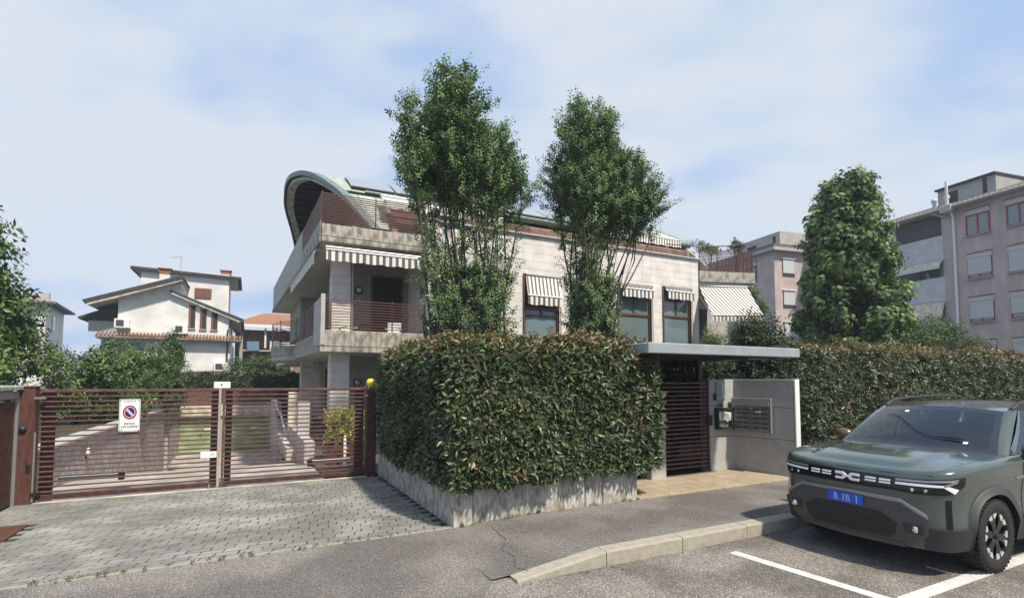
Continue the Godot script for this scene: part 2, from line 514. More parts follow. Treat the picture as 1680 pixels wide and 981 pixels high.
func ground() -> void:
	struct("road", bx(Vector3(0, -0.25, 46.0 - 6.05), Vector3(500, 0.5, 92)), M("asphalt"))
	var b := MB.new()
	var rows := []
	for j in 9:
		var r := PackedVector3Array()
		var z := lerpf(-6.03, -4.33, j / 8.0)
		for i in 61:
			var x := lerpf(2.0, 42.0, pow(i / 60.0, 2.0))
			r.append(Vector3(x, walk_y(x, z), z))
		rows.append(r)
	b.grid(rows, Vector3(10, -5, -5))
	struct("pavement", b.done(), M("walk"))
	# darker resurfaced strip of the pavement, running on to the left in front of the driveway
	b = MB.new()
	rows = []
	for j in 7:
		var r := PackedVector3Array()
		for i in 31:
			var x := lerpf(-26.0, 2.0, i / 30.0)
			r.append(Vector3(x, 0.012 if j else 0.0015, lerpf(-3.1 + 0.012 * sin(x * 9.0), -6.03, j / 6.0) if x < 1.0 else lerpf(-3.1 - (x - 1.0) * 1.2, -6.03, j / 6.0)))
		rows.append(r)
	b.grid(rows, Vector3(0, -50, -5))
	struct("pavement", b.done(), M("walk"))
	var kerb := Node3D.new()
	kerb.name = "kerb"
	add_child(kerb)
	kerb.set_meta("kind", "structure")
	var xs := [2.18, 3.16, 4.16, 5.16, 6.16]
	while xs.size() < 36: xs.append(xs[-1] + 1.0)
	for i in xs.size() - 1:
		b = MB.new()
		var x0: float = xs[i] + 0.004
		var x1: float = xs[i + 1] - 0.004
		var h0 := 0.025 if i == 0 else 0.142
		var h1 := 0.142
		var j0 := rnd(-0.004, 0.004)
		var z0 := -4.17 + j0
		var z1 := -4.33
		var ch := 0.018
		var pr := func(x: float, h: float) -> PackedVector3Array:
			return PackedVector3Array([Vector3(x, -0.05, z0), Vector3(x, h - ch, z0), Vector3(x, h - ch * 0.3, z0 - ch * 0.35), Vector3(x, h, z0 - ch), Vector3(x, h, z1), Vector3(x, -0.05, z1)])
		var p0: PackedVector3Array = pr.call(x0, h0)
		var p1: PackedVector3Array = pr.call(x1, h1)
		b.grid([p0, p1], Vector3((x0 + x1) / 2, 0.0, (z0 + z1) / 2), false)
		for k in range(1, 5):
			b.tri(p0[0], p0[k], p0[k + 1], Vector3.LEFT)
			b.tri(p1[0], p1[k], p1[k + 1], Vector3.RIGHT)
		part("kerb_stone", b.done(), M("kerb"), kerb)
	# parking bay lines
	b = MB.new()
	b.box(Vector3(4.72, 0.003, -2.72), Vector3(0.12, 0.006, 2.36), 0.0, Basis(Vector3.UP, 0.11))
	struct("parking_line", b.done(), M("paint"))
	b = MB.new()
	b.box(Vector3(12.85, 0.003, -2.42), Vector3(16.0, 0.006, 0.12), 0.0, Basis(Vector3.UP, 0.0))
	struct("parking_line", b.done(), M("paint"))
	# cracks in the pavement
	for k in 2:
		var pts: Array = [[Vector2(2.62, -5.5), Vector2(2.58, -5.2), Vector2(2.4, -4.95), Vector2(2.42, -4.7), Vector2(2.3, -4.45), Vector2(2.36, -4.3)], [Vector2(2.66, -5.75), Vector2(2.62, -5.5)]][k]
		b = MB.new()
		for i in pts.size() - 1:
			for s in 4:
				var p: Vector2 = pts[i].lerp(pts[i + 1], s / 4.0) + Vector2(rnd(-0.02, 0.02), 0) * (1 if s else 0)
				var q: Vector2 = pts[i].lerp(pts[i + 1], (s + 1.0) / 4.0)
				var a := Vector3(p.x, walk_y(p.x, p.y) + 0.004, p.y)
				var c := Vector3(q.x, walk_y(q.x, q.y) + 0.004, q.y)
				b.bar(a, c, rnd(0.003, 0.008), 0.002)
		struct("pavement_crack", b.done(), M("crack"))
	# planted ground left of the ramp, behind it and right of it
	struct("garden_soil", bx(Vector3(-48.1, 0.2, -60), Vector3(90, 0.9, 99.6)), M("grass"))
	struct("garden_soil", bx(Vector3(50.9, 0.2, -77.2), Vector3(108, 0.9, 86)), M("grass"))
	struct("courtyard", bx(Vector3(51.3, -0.46, -22.1), Vector3(100, 1.0, 24.0)), M("soil"))
	struct("courtyard", bx(Vector3(52.45, -0.47, -8.1), Vector3(100, 1.0, 3.9)), M("soil"))
	struct("ground", bx(Vector3(0, -3.6, -60), Vector3(600, 0.5, 400)), M("grass"))

func driveway() -> void:
	var d := Node3D.new()
	d.name = "driveway"
	add_child(d)
	d.set_meta("kind", "structure")
	part("joint_sand", bx(Vector3(-1.9, -0.0135, -8.02), Vector3(8.4, 0.062, 3.98)), M("sand"), d)
	var L := 0.222
	var W := 0.114
	var proto := []
	for i in 3:
		var b := MB.new()
		var s: float = 0.014 * (1.0 if i != 1 else 0.7)
		# a block with a stepped end, so that the end joints run slantwise
		var o := poly([[-L / 2 + s, -W / 2], [L / 2 + s, -W / 2], [L / 2 + s * 0.3, 0], [L / 2 - s, W / 2], [-L / 2 - s, W / 2], [-L / 2 - s * 0.3, 0]])
		var shrink := 0.0035
		var inner := PackedVector2Array()
		var outer := PackedVector2Array()
		for p in o:
			outer.append(Vector2(p.x * (1.0 - 0.015 / L), p.y * (1.0 - 0.017 / W)))
			inner.append(Vector2(p.x * (1.0 - 0.022 / L), p.y * (1.0 - 0.022 / W)))
		for k in 6:
			var a := outer[k]
			var c := outer[(k + 1) % 6]
			var a2 := inner[k]
			var c2 := inner[(k + 1) % 6]
			var h := Vector3(a.x + c.x, 0, a.y + c.y)
			b.quad(Vector3(a.x, -0.03, a.y), Vector3(c.x, -0.03, c.y), Vector3(c.x, -0.004, c.y), Vector3(a.x, -0.004, a.y), h)
			b.quad(Vector3(a.x, -0.004, a.y), Vector3(c.x, -0.004, c.y), Vector3(c2.x, 0, c2.y), Vector3(a2.x, 0, a2.y), h.normalized() * 0.4 + Vector3.UP)
		for k in range(1, 5):
			b.tri(Vector3(inner[0].x, 0, inner[0].y), Vector3(inner[k].x, 0, inner[k].y), Vector3(inner[k + 1].x, 0, inner[k + 1].y), Vector3.UP)
		proto.append(b.done())
	var far_t := [[], [], [], [], [], []]
	var n := 0
	var rows := int(3.9 / W)
	for r in rows:
		var z := -6.1 - r * W
		for c in 38:
			var x: float = 2.16 - c * L + (L * 0.5 if r % 2 else 0.0) + 0.02 * sin(r * 1.7)
			if x > 2.22 or x < -5.9: continue
			if x > -2.92 and x < -2.3 and z < -7.76 and z > -8.5: continue  # the drain grate lies here
			var t := Transform3D(Basis(Vector3.UP, rnd(-0.012, 0.012)) * Basis(Vector3.RIGHT, rnd(-0.008, 0.008)) * Basis(Vector3.BACK, rnd(-0.005, 0.005)), Vector3(x + rnd(-0.002, 0.002), 0.022 + rnd(-0.0015, 0.0015), z))
			var m: int = [0, 1, 1, 2, 3, 3, 4, 5][R.randi() % 8]
			if n < 300 and x > -2.9:
				part("paver", proto[R.randi() % 3], M("paver_%d" % m), d, t)
				n += 1
			else:
				far_t[m].append(t)
	for m in 6:
		var mm := MultiMesh.new()
		mm.transform_format = MultiMesh.TRANSFORM_3D
		mm.mesh = proto[m % 3]
		mm.instance_count = far_t[m].size()
		for i in far_t[m].size(): mm.set_instance_transform(i, far_t[m][i])
		var o := MultiMeshInstance3D.new()
		o.name = "pavers_beyond"
		o.multimesh = mm
		o.material_override = M("paver_%d" % m)
		o.set_meta("kind", "stuff")
		d.add_child(o, true)
	part("edging_strip", bx(Vector3(-2.0, 0.0, -6.035), Vector3(8.5, 0.05, 0.03)), M("kerb"), d)
	part("gate_threshold", bx(Vector3(-0.37, 0.0, -9.97), Vector3(4.9, 0.06, 0.07), 0.005), M("lintel"), d)
	var gr := thing("drain_grate", "rusty square drain grate set in the pavers at the left", "drain grate", Vector3(-2.62, 0.016, -8.13))
	part("frame", MB.new().box(Vector3(-0.24, 0.012, 0), Vector3(0.03, 0.03, 0.66)).box(Vector3(0.24, 0.012, 0), Vector3(0.03, 0.03, 0.66)).box(Vector3(0, 0.012, 0.33), Vector3(0.51, 0.028, 0.03)).box(Vector3(0, 0.012, -0.33), Vector3(0.51, 0.028, 0.03)).done(), M("rust"), gr)
	for i in 12:
		part("grate_bar", bx(Vector3(0, 0.014, -0.29 + i * 0.053), Vector3(0.45, 0.02, 0.03)), M("rust"), gr)

# ------------------------------------------------------------------ ramp down to the garages
func ramp_and_garage() -> void:
	var b := MB.new()
	var rows := []
	for i in 25:
		var z := lerpf(-9.99, -34.0, i / 24.0)
		var y := -2.0 * smoothstep(-10.5, -27.0, z)
		rows.append(PackedVector3Array([Vector3(-3.3, y, z), Vector3(1.35, y, z)]))
	b.grid(rows, Vector3(0, -50, -20))
	struct("ramp", b.done(), M("ramp"))
	var w := thing("retaining_wall", "long stained grey concrete retaining wall left of the ramp behind the gate", "wall")
	part("wall", bx(Vector3(-3.02, -0.85, -17.6), Vector3(0.22, 3.06, 14.6)), M("ramp_wall"), w)
	part("coping", bx(Vector3(-3.0, 0.7, -17.6), Vector3(0.34, 0.06, 14.6), 0.01), M("concrete_clean"), w)
	part("end_pier", bx(Vector3(-2.98, -0.8, -25.1), Vector3(0.36, 3.1, 0.4), 0.01), M("render_beige"), w)
	part("wall", bx(Vector3(-3.25, -0.85, -28.6), Vector3(0.22, 3.06, 6.6)), M("ramp_wall"), w)
	var lamp := thing("wall_light", "small white bulkhead lamp on the left ramp wall", "wall light", Vector3(-2.9, 0.36, -13.4))
	part("body", bx(Vector3(0.03, 0, 0), Vector3(0.06, 0.16, 0.1), 0.015), M("white_metal"), lamp)
	part("bracket", bx(Vector3(0.0, -0.1, 0), Vector3(0.03, 0.1, 0.05)), M("black"), lamp)
	var r := thing("retaining_wall", "stepped pale concrete wall right of the ramp with white handrails", "wall")
	part("wall", bx(Vector3(1.28, -1.0, -22.0), Vector3(0.22, 2.4, 8.0)), M("ramp_wall"), r)
	part("wall", bx(Vector3(1.28, -0.7, -29.5), Vector3(0.22, 3.0, 7.0)), M("concrete_clean"), r)
	part("wall", bx(Vector3(1.3, -0.6, -15.4), Vector3(0.22, 2.0, 5.2)), M("ramp_wall"), r)
	part("pier", bx(Vector3(1.3, 0.0, -17.9), Vector3(0.3, 2.9, 0.3), 0.01), M("lintel"), r)
	part("pier", bx(Vector3(1.35, 0.1, -15.0), Vector3(0.3, 2.3, 0.3), 0.01), M("concrete_clean"), r)
	for k in [[-26.0, -22.6, 0.95, 0.55], [-21.6, -18.2, 0.62, 0.1]]:
		part("handrail", MB.new().bar(Vector3(1.12, k[2], k[0]), Vector3(1.12, k[3], k[1]), 0.06, 0.07).done(), M("white_metal"), r)
		for i in 10:
			var f := (i + 0.5) / 10.0
			part("baluster", bx(Vector3(1.2, lerpf(k[2], k[3], f) - 0.4, lerpf(k[0], k[1], f)), Vector3(0.02, 0.75, 0.02)), M("rail"), r)
	for k in 3:
		part("vent_slot", bx(Vector3(1.16, -0.9, -19.2 - k * 0.7), Vector3(0.02, 0.9, 0.22)), M("black"), r)
	part("post", MB.new().tube([Vector3(1.05, -1.9, -21.0), Vector3(1.05, 0.4, -21.0)], 0.03, 6).done(), M("steel_plain"), r)
	part("post", MB.new().tube([Vector3(0.95, -1.5, -17.0), Vector3(0.95, 0.3, -17.0)], 0.03, 6).done(), M("steel_plain"), r)
	var g := thing("garage_block", "low pale garage front at the bottom of the ramp with two green doors", "garage")
	for k in [[-3.45, 0.55], [-1.27, 0.28], [1.2, 0.4]]: part("wall_pier", bx(Vector3(k[0], -0.75, -32.2), Vector3(k[1], 2.6, 0.4)), M("render_beige"), g)
	part("lintel", bx(Vector3(-1.2, 0.21, -32.14), Vector3(5.2, 0.52, 0.56), 0.01), M("lintel"), g)
	part("fascia_rail", MB.new().box(Vector3(-1.2, 0.9, -32.3), Vector3(5.4, 0.85, 0.05)).done(), M("brown"), g)
	part("roof_slab", bx(Vector3(-1.2, 0.44, -34.6), Vector3(5.6, 0.1, 4.4)), M("concrete_clean"), g)
	for s in 2:
		var x: float = [-2.28, -0.06][s]
		var wd: float = [1.76, 2.14][s]
		var door := part("garage_door", bx(Vector3(x, -1.0, -32.25), Vector3(wd, 1.98, 0.06)), M("garage_green"), g)
		for i in 9:
			part("slat", bx(Vector3(x, -1.86 + i * 0.215, -32.21), Vector3(wd - 0.04, 0.2, 0.03), 0.006), M("garage_green"), door)
		part("handle", bx(Vector3(x + 0.1, -1.05, -32.17), Vector3(0.12, 0.05, 0.05)), M("black"), door)
		part("name_plate", bx(Vector3(x + 0.42, -0.78, -32.18), Vector3(0.3, 0.1, 0.02)), M("white_metal"), door)

# ------------------------------------------------------------------ gate
func sign_texture() -> ImageTexture:
	var W := 128
	var H := 196
	var im := Image.create(W, H, false, Image.FORMAT_RGB8)
	im.fill(Color(0.86, 0.88, 0.87))
	im.fill_rect(Rect2i(4, 4, W - 8, H - 8), Color(0.3, 0.31, 0.34))
	im.fill_rect(Rect2i(6, 6, W - 12, H - 12), Color(0.9, 0.92, 0.91))
	var c := Vector2(64, 80)
	for y in range(30, 130):
		for x in range(14, 114):
			var d := Vector2(x, y) - c
			var l := d.length()
			if l > 44: continue
			var col := Color(0.93, 0.93, 0.93)
			if l < 43: col = Color(0.6, 0.06, 0.09)
			if l < 33: col = Color(0.93, 0.93, 0.93)
			if l < 30: col = Color(0.1, 0.11, 0.42)
			var dd := absf(d.x - d.y) / 1.4142
			if l < 31 and dd < 6.5: col = Color(0.93, 0.93, 0.93)
			if l < 34 and dd < 3.8: col = Color(0.6, 0.06, 0.09) if l > 30 else Color(0.78, 0.55, 0.62)
			im.set_pixel(x, y, col)
	return ImageTexture.create_from_image(im)

func words(text: String, size: float, at_: Vector3, m: Material, parent: Node, called := "lettering") -> void:
	var t := TextMesh.new()
	t.text = text
	var f := SystemFont.new()
	f.font_names = PackedStringArray(["Droid Sans"])
	f.font_weight = 700
	t.font = f
	t.font_size = 32
	t.pixel_size = size / 32.0
	t.depth = 0.002
	part(called, t, m, parent, at(at_.x, at_.y, at_.z))

func gate() -> void:
	for s in 2:
		var x0: float = [-2.73, -0.33][s]
		var x1: float = [-0.43, 1.98][s]
		var g := thing("driveway_gate", ["left leaf of the brown slatted driveway gate, carrying the no-parking sign", "right leaf of the brown slatted driveway gate, beside the hedge wall"][s], "gate", Vector3(0, 0, -10.0), 0.0, "leaves of the driveway gate")
		var xc := (x0 + x1) * 0.5
		var w := x1 - x0
		var slat := MB.new().box(Vector3.ZERO, Vector3(w, 0.022, 0.022), 0.003).done()
		for i in 20:
			var y := 0.17 + i * 0.0735
			part("slat", slat, M("brown"), g, at(xc, y, rnd(-0.001, 0.001)))
		part("top_rail", bx(Vector3(xc, 1.652, 0), Vector3(w, 0.045, 0.06), 0.005), M("brown"), g)
		part("bottom_rail", bx(Vector3(xc, 0.095, 0), Vector3(w, 0.07, 0.05), 0.005), M("brown_dark"), g)
		for e in 2:
			var sx: float = x0 + 0.1 if e == 0 else x1 - 0.1
			if s == 0 and e == 1: sx = x1 - 0.055
			if s == 1 and e == 0: sx = x0 + 0.055
			part("stile", bx(Vector3(sx, 0.86, -0.042), Vector3(0.16 if (s == 0) == (e == 0) else 0.1, 1.6, 0.035), 0.004), M("brown_dark"), g)
		var ex := x1 + 0.02 if s == 0 else x0 - 0.02
		part("edge_profile", bx(Vector3(ex, 0.86, 0.0), Vector3(0.036, 1.64, 0.05), 0.005), M("render_beige") if s == 0 else M("brown"), g)
		# gate opener arm behind the slats
		var ax := x0 + 0.25 if s == 0 else x1 - 0.95
		part("opener_arm", MB.new().box(Vector3(ax + 0.35, 0.33, -0.12), Vector3(0.75, 0.07, 0.06), 0.01).done(), M("zinc"), g)
		part("opener_bracket", MB.new().box(Vector3(ax + (0.75 if s == 0 else 0.0), 0.32, -0.1), Vector3(0.08, 0.12, 0.08), 0.01).done(), M("black"), g)
		if s == 0:
			for q in 2:
				part("drop_bolt", bx(Vector3(x1 - 0.1, 0.05, 0.03), Vector3(0.03, 0.1, 0.02)), M("steel_plain"), g)
				break
	var bx_ := thing("white_box", "plain pale grey box standing on the top rail where the gate leaves meet", "box", Vector3(-0.385, 1.675, -10.02))
	part("housing", bx(Vector3(0, 0.055, 0), Vector3(0.245, 0.11, 0.09), 0.008), M("white_metal"), bx_)
	part("key_hole", bx(Vector3(-0.01, 0.06, 0.046), Vector3(0.022, 0.03, 0.006)), M("black"), bx_)
	var lb := thing("gate_notice", "small white notice plate screwed low on the gate beside the centre", "notice", Vector3(-0.55, 0.585, -9.955))
	part("plate", bx(Vector3(0, 0, 0), Vector3(0.235, 0.105, 0.012), 0.004), M("white_metal"), lb)
	for k in 3: part("print_line", bx(Vector3(0.055, 0.02 - k * 0.016, 0.0066), Vector3(0.07 - 0.01 * k, 0.005, 0.0012)), M("zinc"), lb)
	var sg := thing("no_parking_sign", "white rectangular no-parking sign with a round blue and red symbol on the gate", "sign", Vector3(-1.635, 1.265, -9.955))
	var W := 0.27
	var H := 0.5
	part("backing", bx(Vector3(0, 0, -0.008), Vector3(W, H, 0.012), 0.003), M("zinc"), sg)
	var sm := StandardMaterial3D.new()
	sm.albedo_texture = sign_texture()
	sm.roughness = 0.45
	var q := MB.new()
	q.uvquad(Vector3(-W / 2, -H / 2, 0.0006), Vector3(W / 2, -H / 2, 0.0006), Vector3(W / 2, H / 2, 0.0006), Vector3(-W / 2, H / 2, 0.0006))
	part("face", q.done(), sm, sg)
	words("Comune di", 0.03, Vector3(0, 0.215, 0.001), M("black"), sg)
	words("passo", 0.052, Vector3(0, -0.125, 0.001), M("black"), sg)
	words("carrabile", 0.052, Vector3(0, -0.175, 0.001), M("black"), sg)
	words("N.", 0.026, Vector3(-0.095, -0.222, 0.001), M("black"), sg)
	for k in 4:
		part("screw", MB.new().lathe([Vector2(0, 0.006), Vector2(0.011, 0.004), Vector2(0.013, 0)], 8, Transform3D(Basis(Vector3.RIGHT, PI / 2), Vector3((k % 2 - 0.5) * (W - 0.03), (k / 2 - 0.5) * (H - 0.03), 0.001))).done(), M("steel_plain"), sg)
	# posts
	var p := thing("gate_post", "thick square rusty brown steel gate post at the left", "gate post", Vector3(-2.865, 0, -10.02))
	part("shaft", bx(Vector3(0, 0.84, 0), Vector3(0.215, 1.72, 0.215), 0.012), M("brown_post"), p)
	part("cap", bx(Vector3(0.0, 1.715, 0), Vector3(0.235, 0.03, 0.235), 0.006), M("brown_post"), p)
	part("hinge", bx(Vector3(0.16, 1.55, 0.1), Vector3(0.13, 0.03, 0.04)), M("steel_plain"), p)
	part("hinge", bx(Vector3(0.15, 0.16, 0.1), Vector3(0.1, 0.05, 0.05)), M("black"), p)
	part("photocell", MB.new().lathe([Vector2(0, 0.03), Vector2(0.045, 0.03), Vector2(0.052, 0.0)], 14, Transform3D(Basis(Vector3.RIGHT, PI / 2), Vector3(-0.02, 1.1, 0.107))).done(), M("black"), p)
	part("key_slot", bx(Vector3(0.06, 0.53, 0.109), Vector3(0.05, 0.13, 0.008)), M("black"), p)
	part("side_strip", bx(Vector3(0.118, 0.55, 0.09), Vector3(0.018, 1.0, 0.025)), M("zinc"), p)
	p = thing("gate_post", "dark brown steel gate post at the right, against the hedge wall", "gate post", Vector3(2.09, 0, -10.02))
	part("shaft", bx(Vector3(0, 0.82, 0), Vector3(0.18, 1.68, 0.2), 0.01), M("brown_dark"), p)
	part("hinge", bx(Vector3(-0.1, 1.53, 0.1), Vector3(0.06, 0.03, 0.04)), M("steel_plain"), p)
	part("hinge_plate", bx(Vector3(-0.1, 1.66, 0.02), Vector3(0.07, 0.1, 0.03)), M("brown"), p)
	var l := thing("warning_lamp", "round yellow warning lamp on top of the right gate post", "lamp", Vector3(2.08, 1.66, -10.0))
	part("base", bx(Vector3(-0.01, 0.02, 0), Vector3(0.1, 0.04, 0.09), 0.01), M("steel_plain"), l)
	part("dome", MB.new().lathe([Vector2(0.05, 0.03), Vector2(0.075, 0.07), Vector2(0.082, 0.11), Vector2(0.07, 0.155), Vector2(0.04, 0.18), Vector2(0, 0.187)], 16).done(), M("yellow"), l)

func sliding_panel() -> void:
	var w := thing("metal_enclosure", "dark brown metal panel enclosure with a pale flat lid at the left edge", "enclosure", Vector3(-2.88, 0, -9.85), 0.0)
	part("panel", bx(Vector3(-0.1, 0.78, 0.75), Vector3(0.05, 1.45, 1.5)), M("brown_dark"), w)
	part("panel", bx(Vector3(-0.85, 0.78, 1.48), Vector3(1.5, 1.45, 0.05)), M("brown_dark"), w)
	part("corner_post", bx(Vector3(-0.07, 0.8, -0.02), Vector3(0.06, 1.6, 0.06), 0.008), M("zinc"), w)
	part("corner_post", bx(Vector3(-0.1, 0.8, 1.5), Vector3(0.06, 1.6, 0.06), 0.008), M("zinc"), w)
	part("top_rail", bx(Vector3(-0.08, 1.6, 0.74), Vector3(0.08, 0.11, 1.5), 0.01), M("zinc"), w)
	part("lid", bx(Vector3(-0.84, 1.7, 0.72), Vector3(1.66, 0.07, 1.66), 0.015), M("cap"), w)
	part("panel", bx(Vector3(-1.6, 0.78, 0.74), Vector3(0.05, 1.45, 1.5)), M("brown_dark"), w)

# ------------------------------------------------------------------ wall under the hedge, entrance
func front_wall() -> void:
	var w := thing("low_wall", "weathered low concrete wall with peeling paint carrying the big hedge", "wall")
	part("side_panel", bx(Vector3(2.36, 0.24, -7.99), Vector3(0.2, 0.68, 3.7), 0.012), M("concrete_wall"), w)
	part("end_pilaster", bx(Vector3(2.28, 0.34, -9.86), Vector3(0.12, 0.9, 0.08), 0.006), M("concrete_clean"), w)
	var x := 2.26
	for s in [0.27, 1.32, 0.36, 0.3, 0.62]:
		part("front_panel", bx(Vector3(x + s * 0.5, 0.24, -6.12), Vector3(s - 0.008, 0.74, 0.2), 0.012), M("concrete_wall"), w)
		x += s
	part("end_panel", bx(Vector3(5.19, 0.24, -6.37), Vector3(0.16, 0.74, 0.5), 0.012, Basis(Vector3.UP, -0.25)), M("concrete_wall"), w)
	part("earth", bx(Vector3(3.8, 0.2, -8.0), Vector3(2.7, 0.7, 3.5)), M("soil"), w)

func entrance() -> void:
	var f := Node3D.new()
	f.name = "entrance_paving"
	add_child(f)
	f.set_meta("kind", "structure")
	part("bed", bx(Vector3(6.85, -0.02, -6.55), Vector3(3.6, 0.16, 1.2)), M("joint"), f)
	for r in 2:
		for c in 6:
			part("paving_slab", bx(Vector3(5.42 + c * 0.585, 0.07 + rnd(-0.001, 0.001), -6.26 - r * 0.585), Vector3(0.578, 0.05, 0.578), 0.006), M("tile_tan" if R.randi() % 2 else "tile_tan_2"), f)
	# canopy
	var c := thing("entrance_canopy", "flat grey metal canopy over the pedestrian entrance", "canopy")
	part("fascia", bx(Vector3(6.68, 2.27, -5.63), Vector3(3.34, 0.155, 0.06), 0.012), M("canopy"), c)
	part("side_fascia", bx(Vector3(5.04, 2.27, -6.85), Vector3(0.06, 0.15, 2.38), 0.012), M("canopy"), c)
	part("side_fascia", bx(Vector3(8.32, 2.27, -6.85), Vector3(0.06, 0.15, 2.38), 0.012), M("canopy"), c)
	part("roof_sheet", bx(Vector3(6.68, 2.3, -6.85), Vector3(3.2, 0.04, 2.38)), M("canopy"), c)
	for k in 4: part("purlin", bx(Vector3(6.68, 2.23, -6.0 - k * 0.6), Vector3(3.2, 0.08, 0.06)), M("dark"), c)
	for k in [[5.75, -7.5], [8.1, -7.6]]: part("post", bx(Vector3(k[0], 1.1, k[1]), Vector3(0.1, 2.2, 0.1), 0.01), M("brown_dark"), c)
	# pedestrian gate
	var g := thing("pedestrian_gate", "dark brown slatted pedestrian gate under the entrance canopy", "gate", Vector3(6.66, 0, -7.2))
	for s in [0.03, 1.24]: part("stile", bx(Vector3(s, 0.98, 0), Vector3(0.05, 1.7, 0.04), 0.005), M("brown_dark"), g)
	var slat := bx(Vector3.ZERO, Vector3(1.2, 0.03, 0.04), 0.004)
	for i in 21: part("slat", slat, M("brown"), g, at(0.635, 0.2 + i * 0.078, 0))
	part("lock", bx(Vector3(1.24, 1.05, 0.03), Vector3(0.1, 0.2, 0.08), 0.01), M("brown_dark"), g)
	part("lower_panel", bx(Vector3(0.8, 0.5, -0.03), Vector3(0.6, 0.25, 0.02)), M("dark"), g)
	var pl := thing("gate_pillar", "narrow pale rendered pillar left of the pedestrian gate", "pillar", Vector3(6.42, 0, -7.1))
	part("shaft", bx(Vector3(0, 0.62, 0), Vector3(0.34, 1.14, 0.3), 0.012), M("concrete_clean"), pl)
	part("cap", bx(Vector3(0, 1.2, 0), Vector3(0.36, 0.04, 0.32), 0.008), M("concrete_clean"), pl)
	# letterbox wall: a short piece that faces the street and a long piece at a right angle
	var w := thing("letterbox_wall", "angled board-marked grey concrete wall carrying the letterboxes", "wall")
	for k in 3:
		var y0: float = [0.05, 0.74, 1.32][k]
		var y1: float = [0.734, 1.314, 1.83][k]
		part("front_lift", bx(Vector3(8.2, (y0 + y1) / 2, -7.2), Vector3(0.6, y1 - y0, 0.16), 0.006, Basis(Vector3.UP, -0.1)), M("mail_concrete"), w)
		part("side_lift", bx(Vector3(8.67, (y0 + y1) / 2, -6.58), Vector3(0.16, y1 - y0, 1.16), 0.006, Basis(Vector3.UP, 0.2)), M("mail_concrete"), w)
	part("return", bx(Vector3(7.97, 0.93, -7.3), Vector3(0.14, 1.74, 0.2), 0.006), M("mail_concrete"), w)
	part("end_face", bx(Vector3(8.79, 0.94, -5.985), Vector3(0.17, 1.78, 0.03), 0.004, Basis(Vector3.UP, 0.2)), M("white_wall"), w)
	# letterboxes on the side piece
	var bs := Basis(Vector3.UP, 0.2) * Basis(Vector3.UP, -PI / 2)
	var lb := thing("letterbox_unit", "grey metal bank of ten letterboxes on the concrete entrance wall", "letterboxes", Vector3(8.485, 0.86, -6.68))
	lb.basis = bs
	part("case", bx(Vector3(0, 0.3, -0.02), Vector3(0.72, 0.64, 0.08), 0.006), M("steel_plain"), lb)
	part("hood", bx(Vector3(0, 0.54, 0.06), Vector3(0.7, 0.14, 0.02), 0.004, Basis(Vector3.RIGHT, -0.25)), M("steel_plain"), lb)
	part("side_trim", bx(Vector3(0.365, 0.3, 0.03), Vector3(0.02, 0.64, 0.06), 0.004), M("zinc"), lb)
	part("side_trim", bx(Vector3(-0.365, 0.3, 0.03), Vector3(0.02, 0.64, 0.06), 0.004), M("zinc"), lb)
	for r in 5:
		for k in 2:
			var d := part("letterbox", bx(Vector3(-0.17 + k * 0.34, 0.05 + r * 0.087, 0.03), Vector3(0.33, 0.08, 0.03), 0.005), M("steel_plain"), lb)
			for q in 2: part("slot", bx(Vector3(-0.17 + k * 0.34 + (q - 0.5) * 0.15, 0.064 + r * 0.087, 0.047), Vector3(0.12, 0.018, 0.004)), M("black"), d)
			part("name_plate", bx(Vector3(-0.17 + k * 0.34, 0.03 + r * 0.087, 0.0465), Vector3(0.08, 0.016, 0.003)), M("zinc"), d)
	var fl := thing("leaflet", "white leaflet sticking out of a letterbox slot", "leaflet", Vector3(8.515, 1.24, -6.52))
	fl.basis = bs
	part("paper", bx(Vector3(0, 0, 0.07), Vector3(0.09, 0.004, 0.06)), M("white_metal"), fl)
	part("flap", bx(Vector3(0, -0.012, 0.098), Vector3(0.09, 0.03, 0.003)), M("white_metal"), fl)
	var ic := thing("intercom", "grey steel intercom panel high on the entrance wall", "intercom", Vector3(8.14, 1.6, -7.105), -0.1)
	part("panel", bx(Vector3(0, 0, 0), Vector3(0.2, 0.36, 0.04), 0.006), M("zinc"), ic)
	part("speaker", bx(Vector3(-0.04, 0.03, 0.022), Vector3(0.07, 0.27, 0.006)), M("steel_plain"), ic)
	for i in 6: part("button", bx(Vector3(0.05, 0.12 - i * 0.045, 0.023), Vector3(0.06, 0.025, 0.006)), M("white_metal"), ic)
	part("side_box", bx(Vector3(-0.13, -0.11, 0), Vector3(0.06, 0.13, 0.03)), M("clad"), ic)
	var nb := thing("house_number", "small grey house number plate below the intercom", "number plate", Vector3(8.15, 1.33, -7.11), -0.1)
	part("plate", bx(Vector3(0, 0, 0), Vector3(0.14, 0.1, 0.012), 0.003), M("steel_plain"), nb)
	part("mark", bx(Vector3(-0.025, 0, 0.008), Vector3(0.02, 0.06, 0.004)), M("dark"), nb)
	part("mark", bx(Vector3(0.025, 0, 0.008), Vector3(0.04, 0.06, 0.004)), M("dark"), nb)
	var mb := thing("junk_mail_box", "dark open-topped advertising box stuffed with papers below the house number", "box", Vector3(8.2, 0.88, -7.1), -0.1)
	part("frame", MB.new().box(Vector3(-0.19, 0.2, 0.03), Vector3(0.03, 0.4, 0.1)).box(Vector3(0.19, 0.2, 0.03), Vector3(0.03, 0.4, 0.1)).box(Vector3(0, 0.39, 0.03), Vector3(0.4, 0.03, 0.1)).box(Vector3(0, 0.02, 0.03), Vector3(0.4, 0.04, 0.12)).done(), M("clad"), mb)
	part("back", bx(Vector3(0, 0.2, 0.0), Vector3(0.38, 0.38, 0.02)), M("steel_plain"), mb)
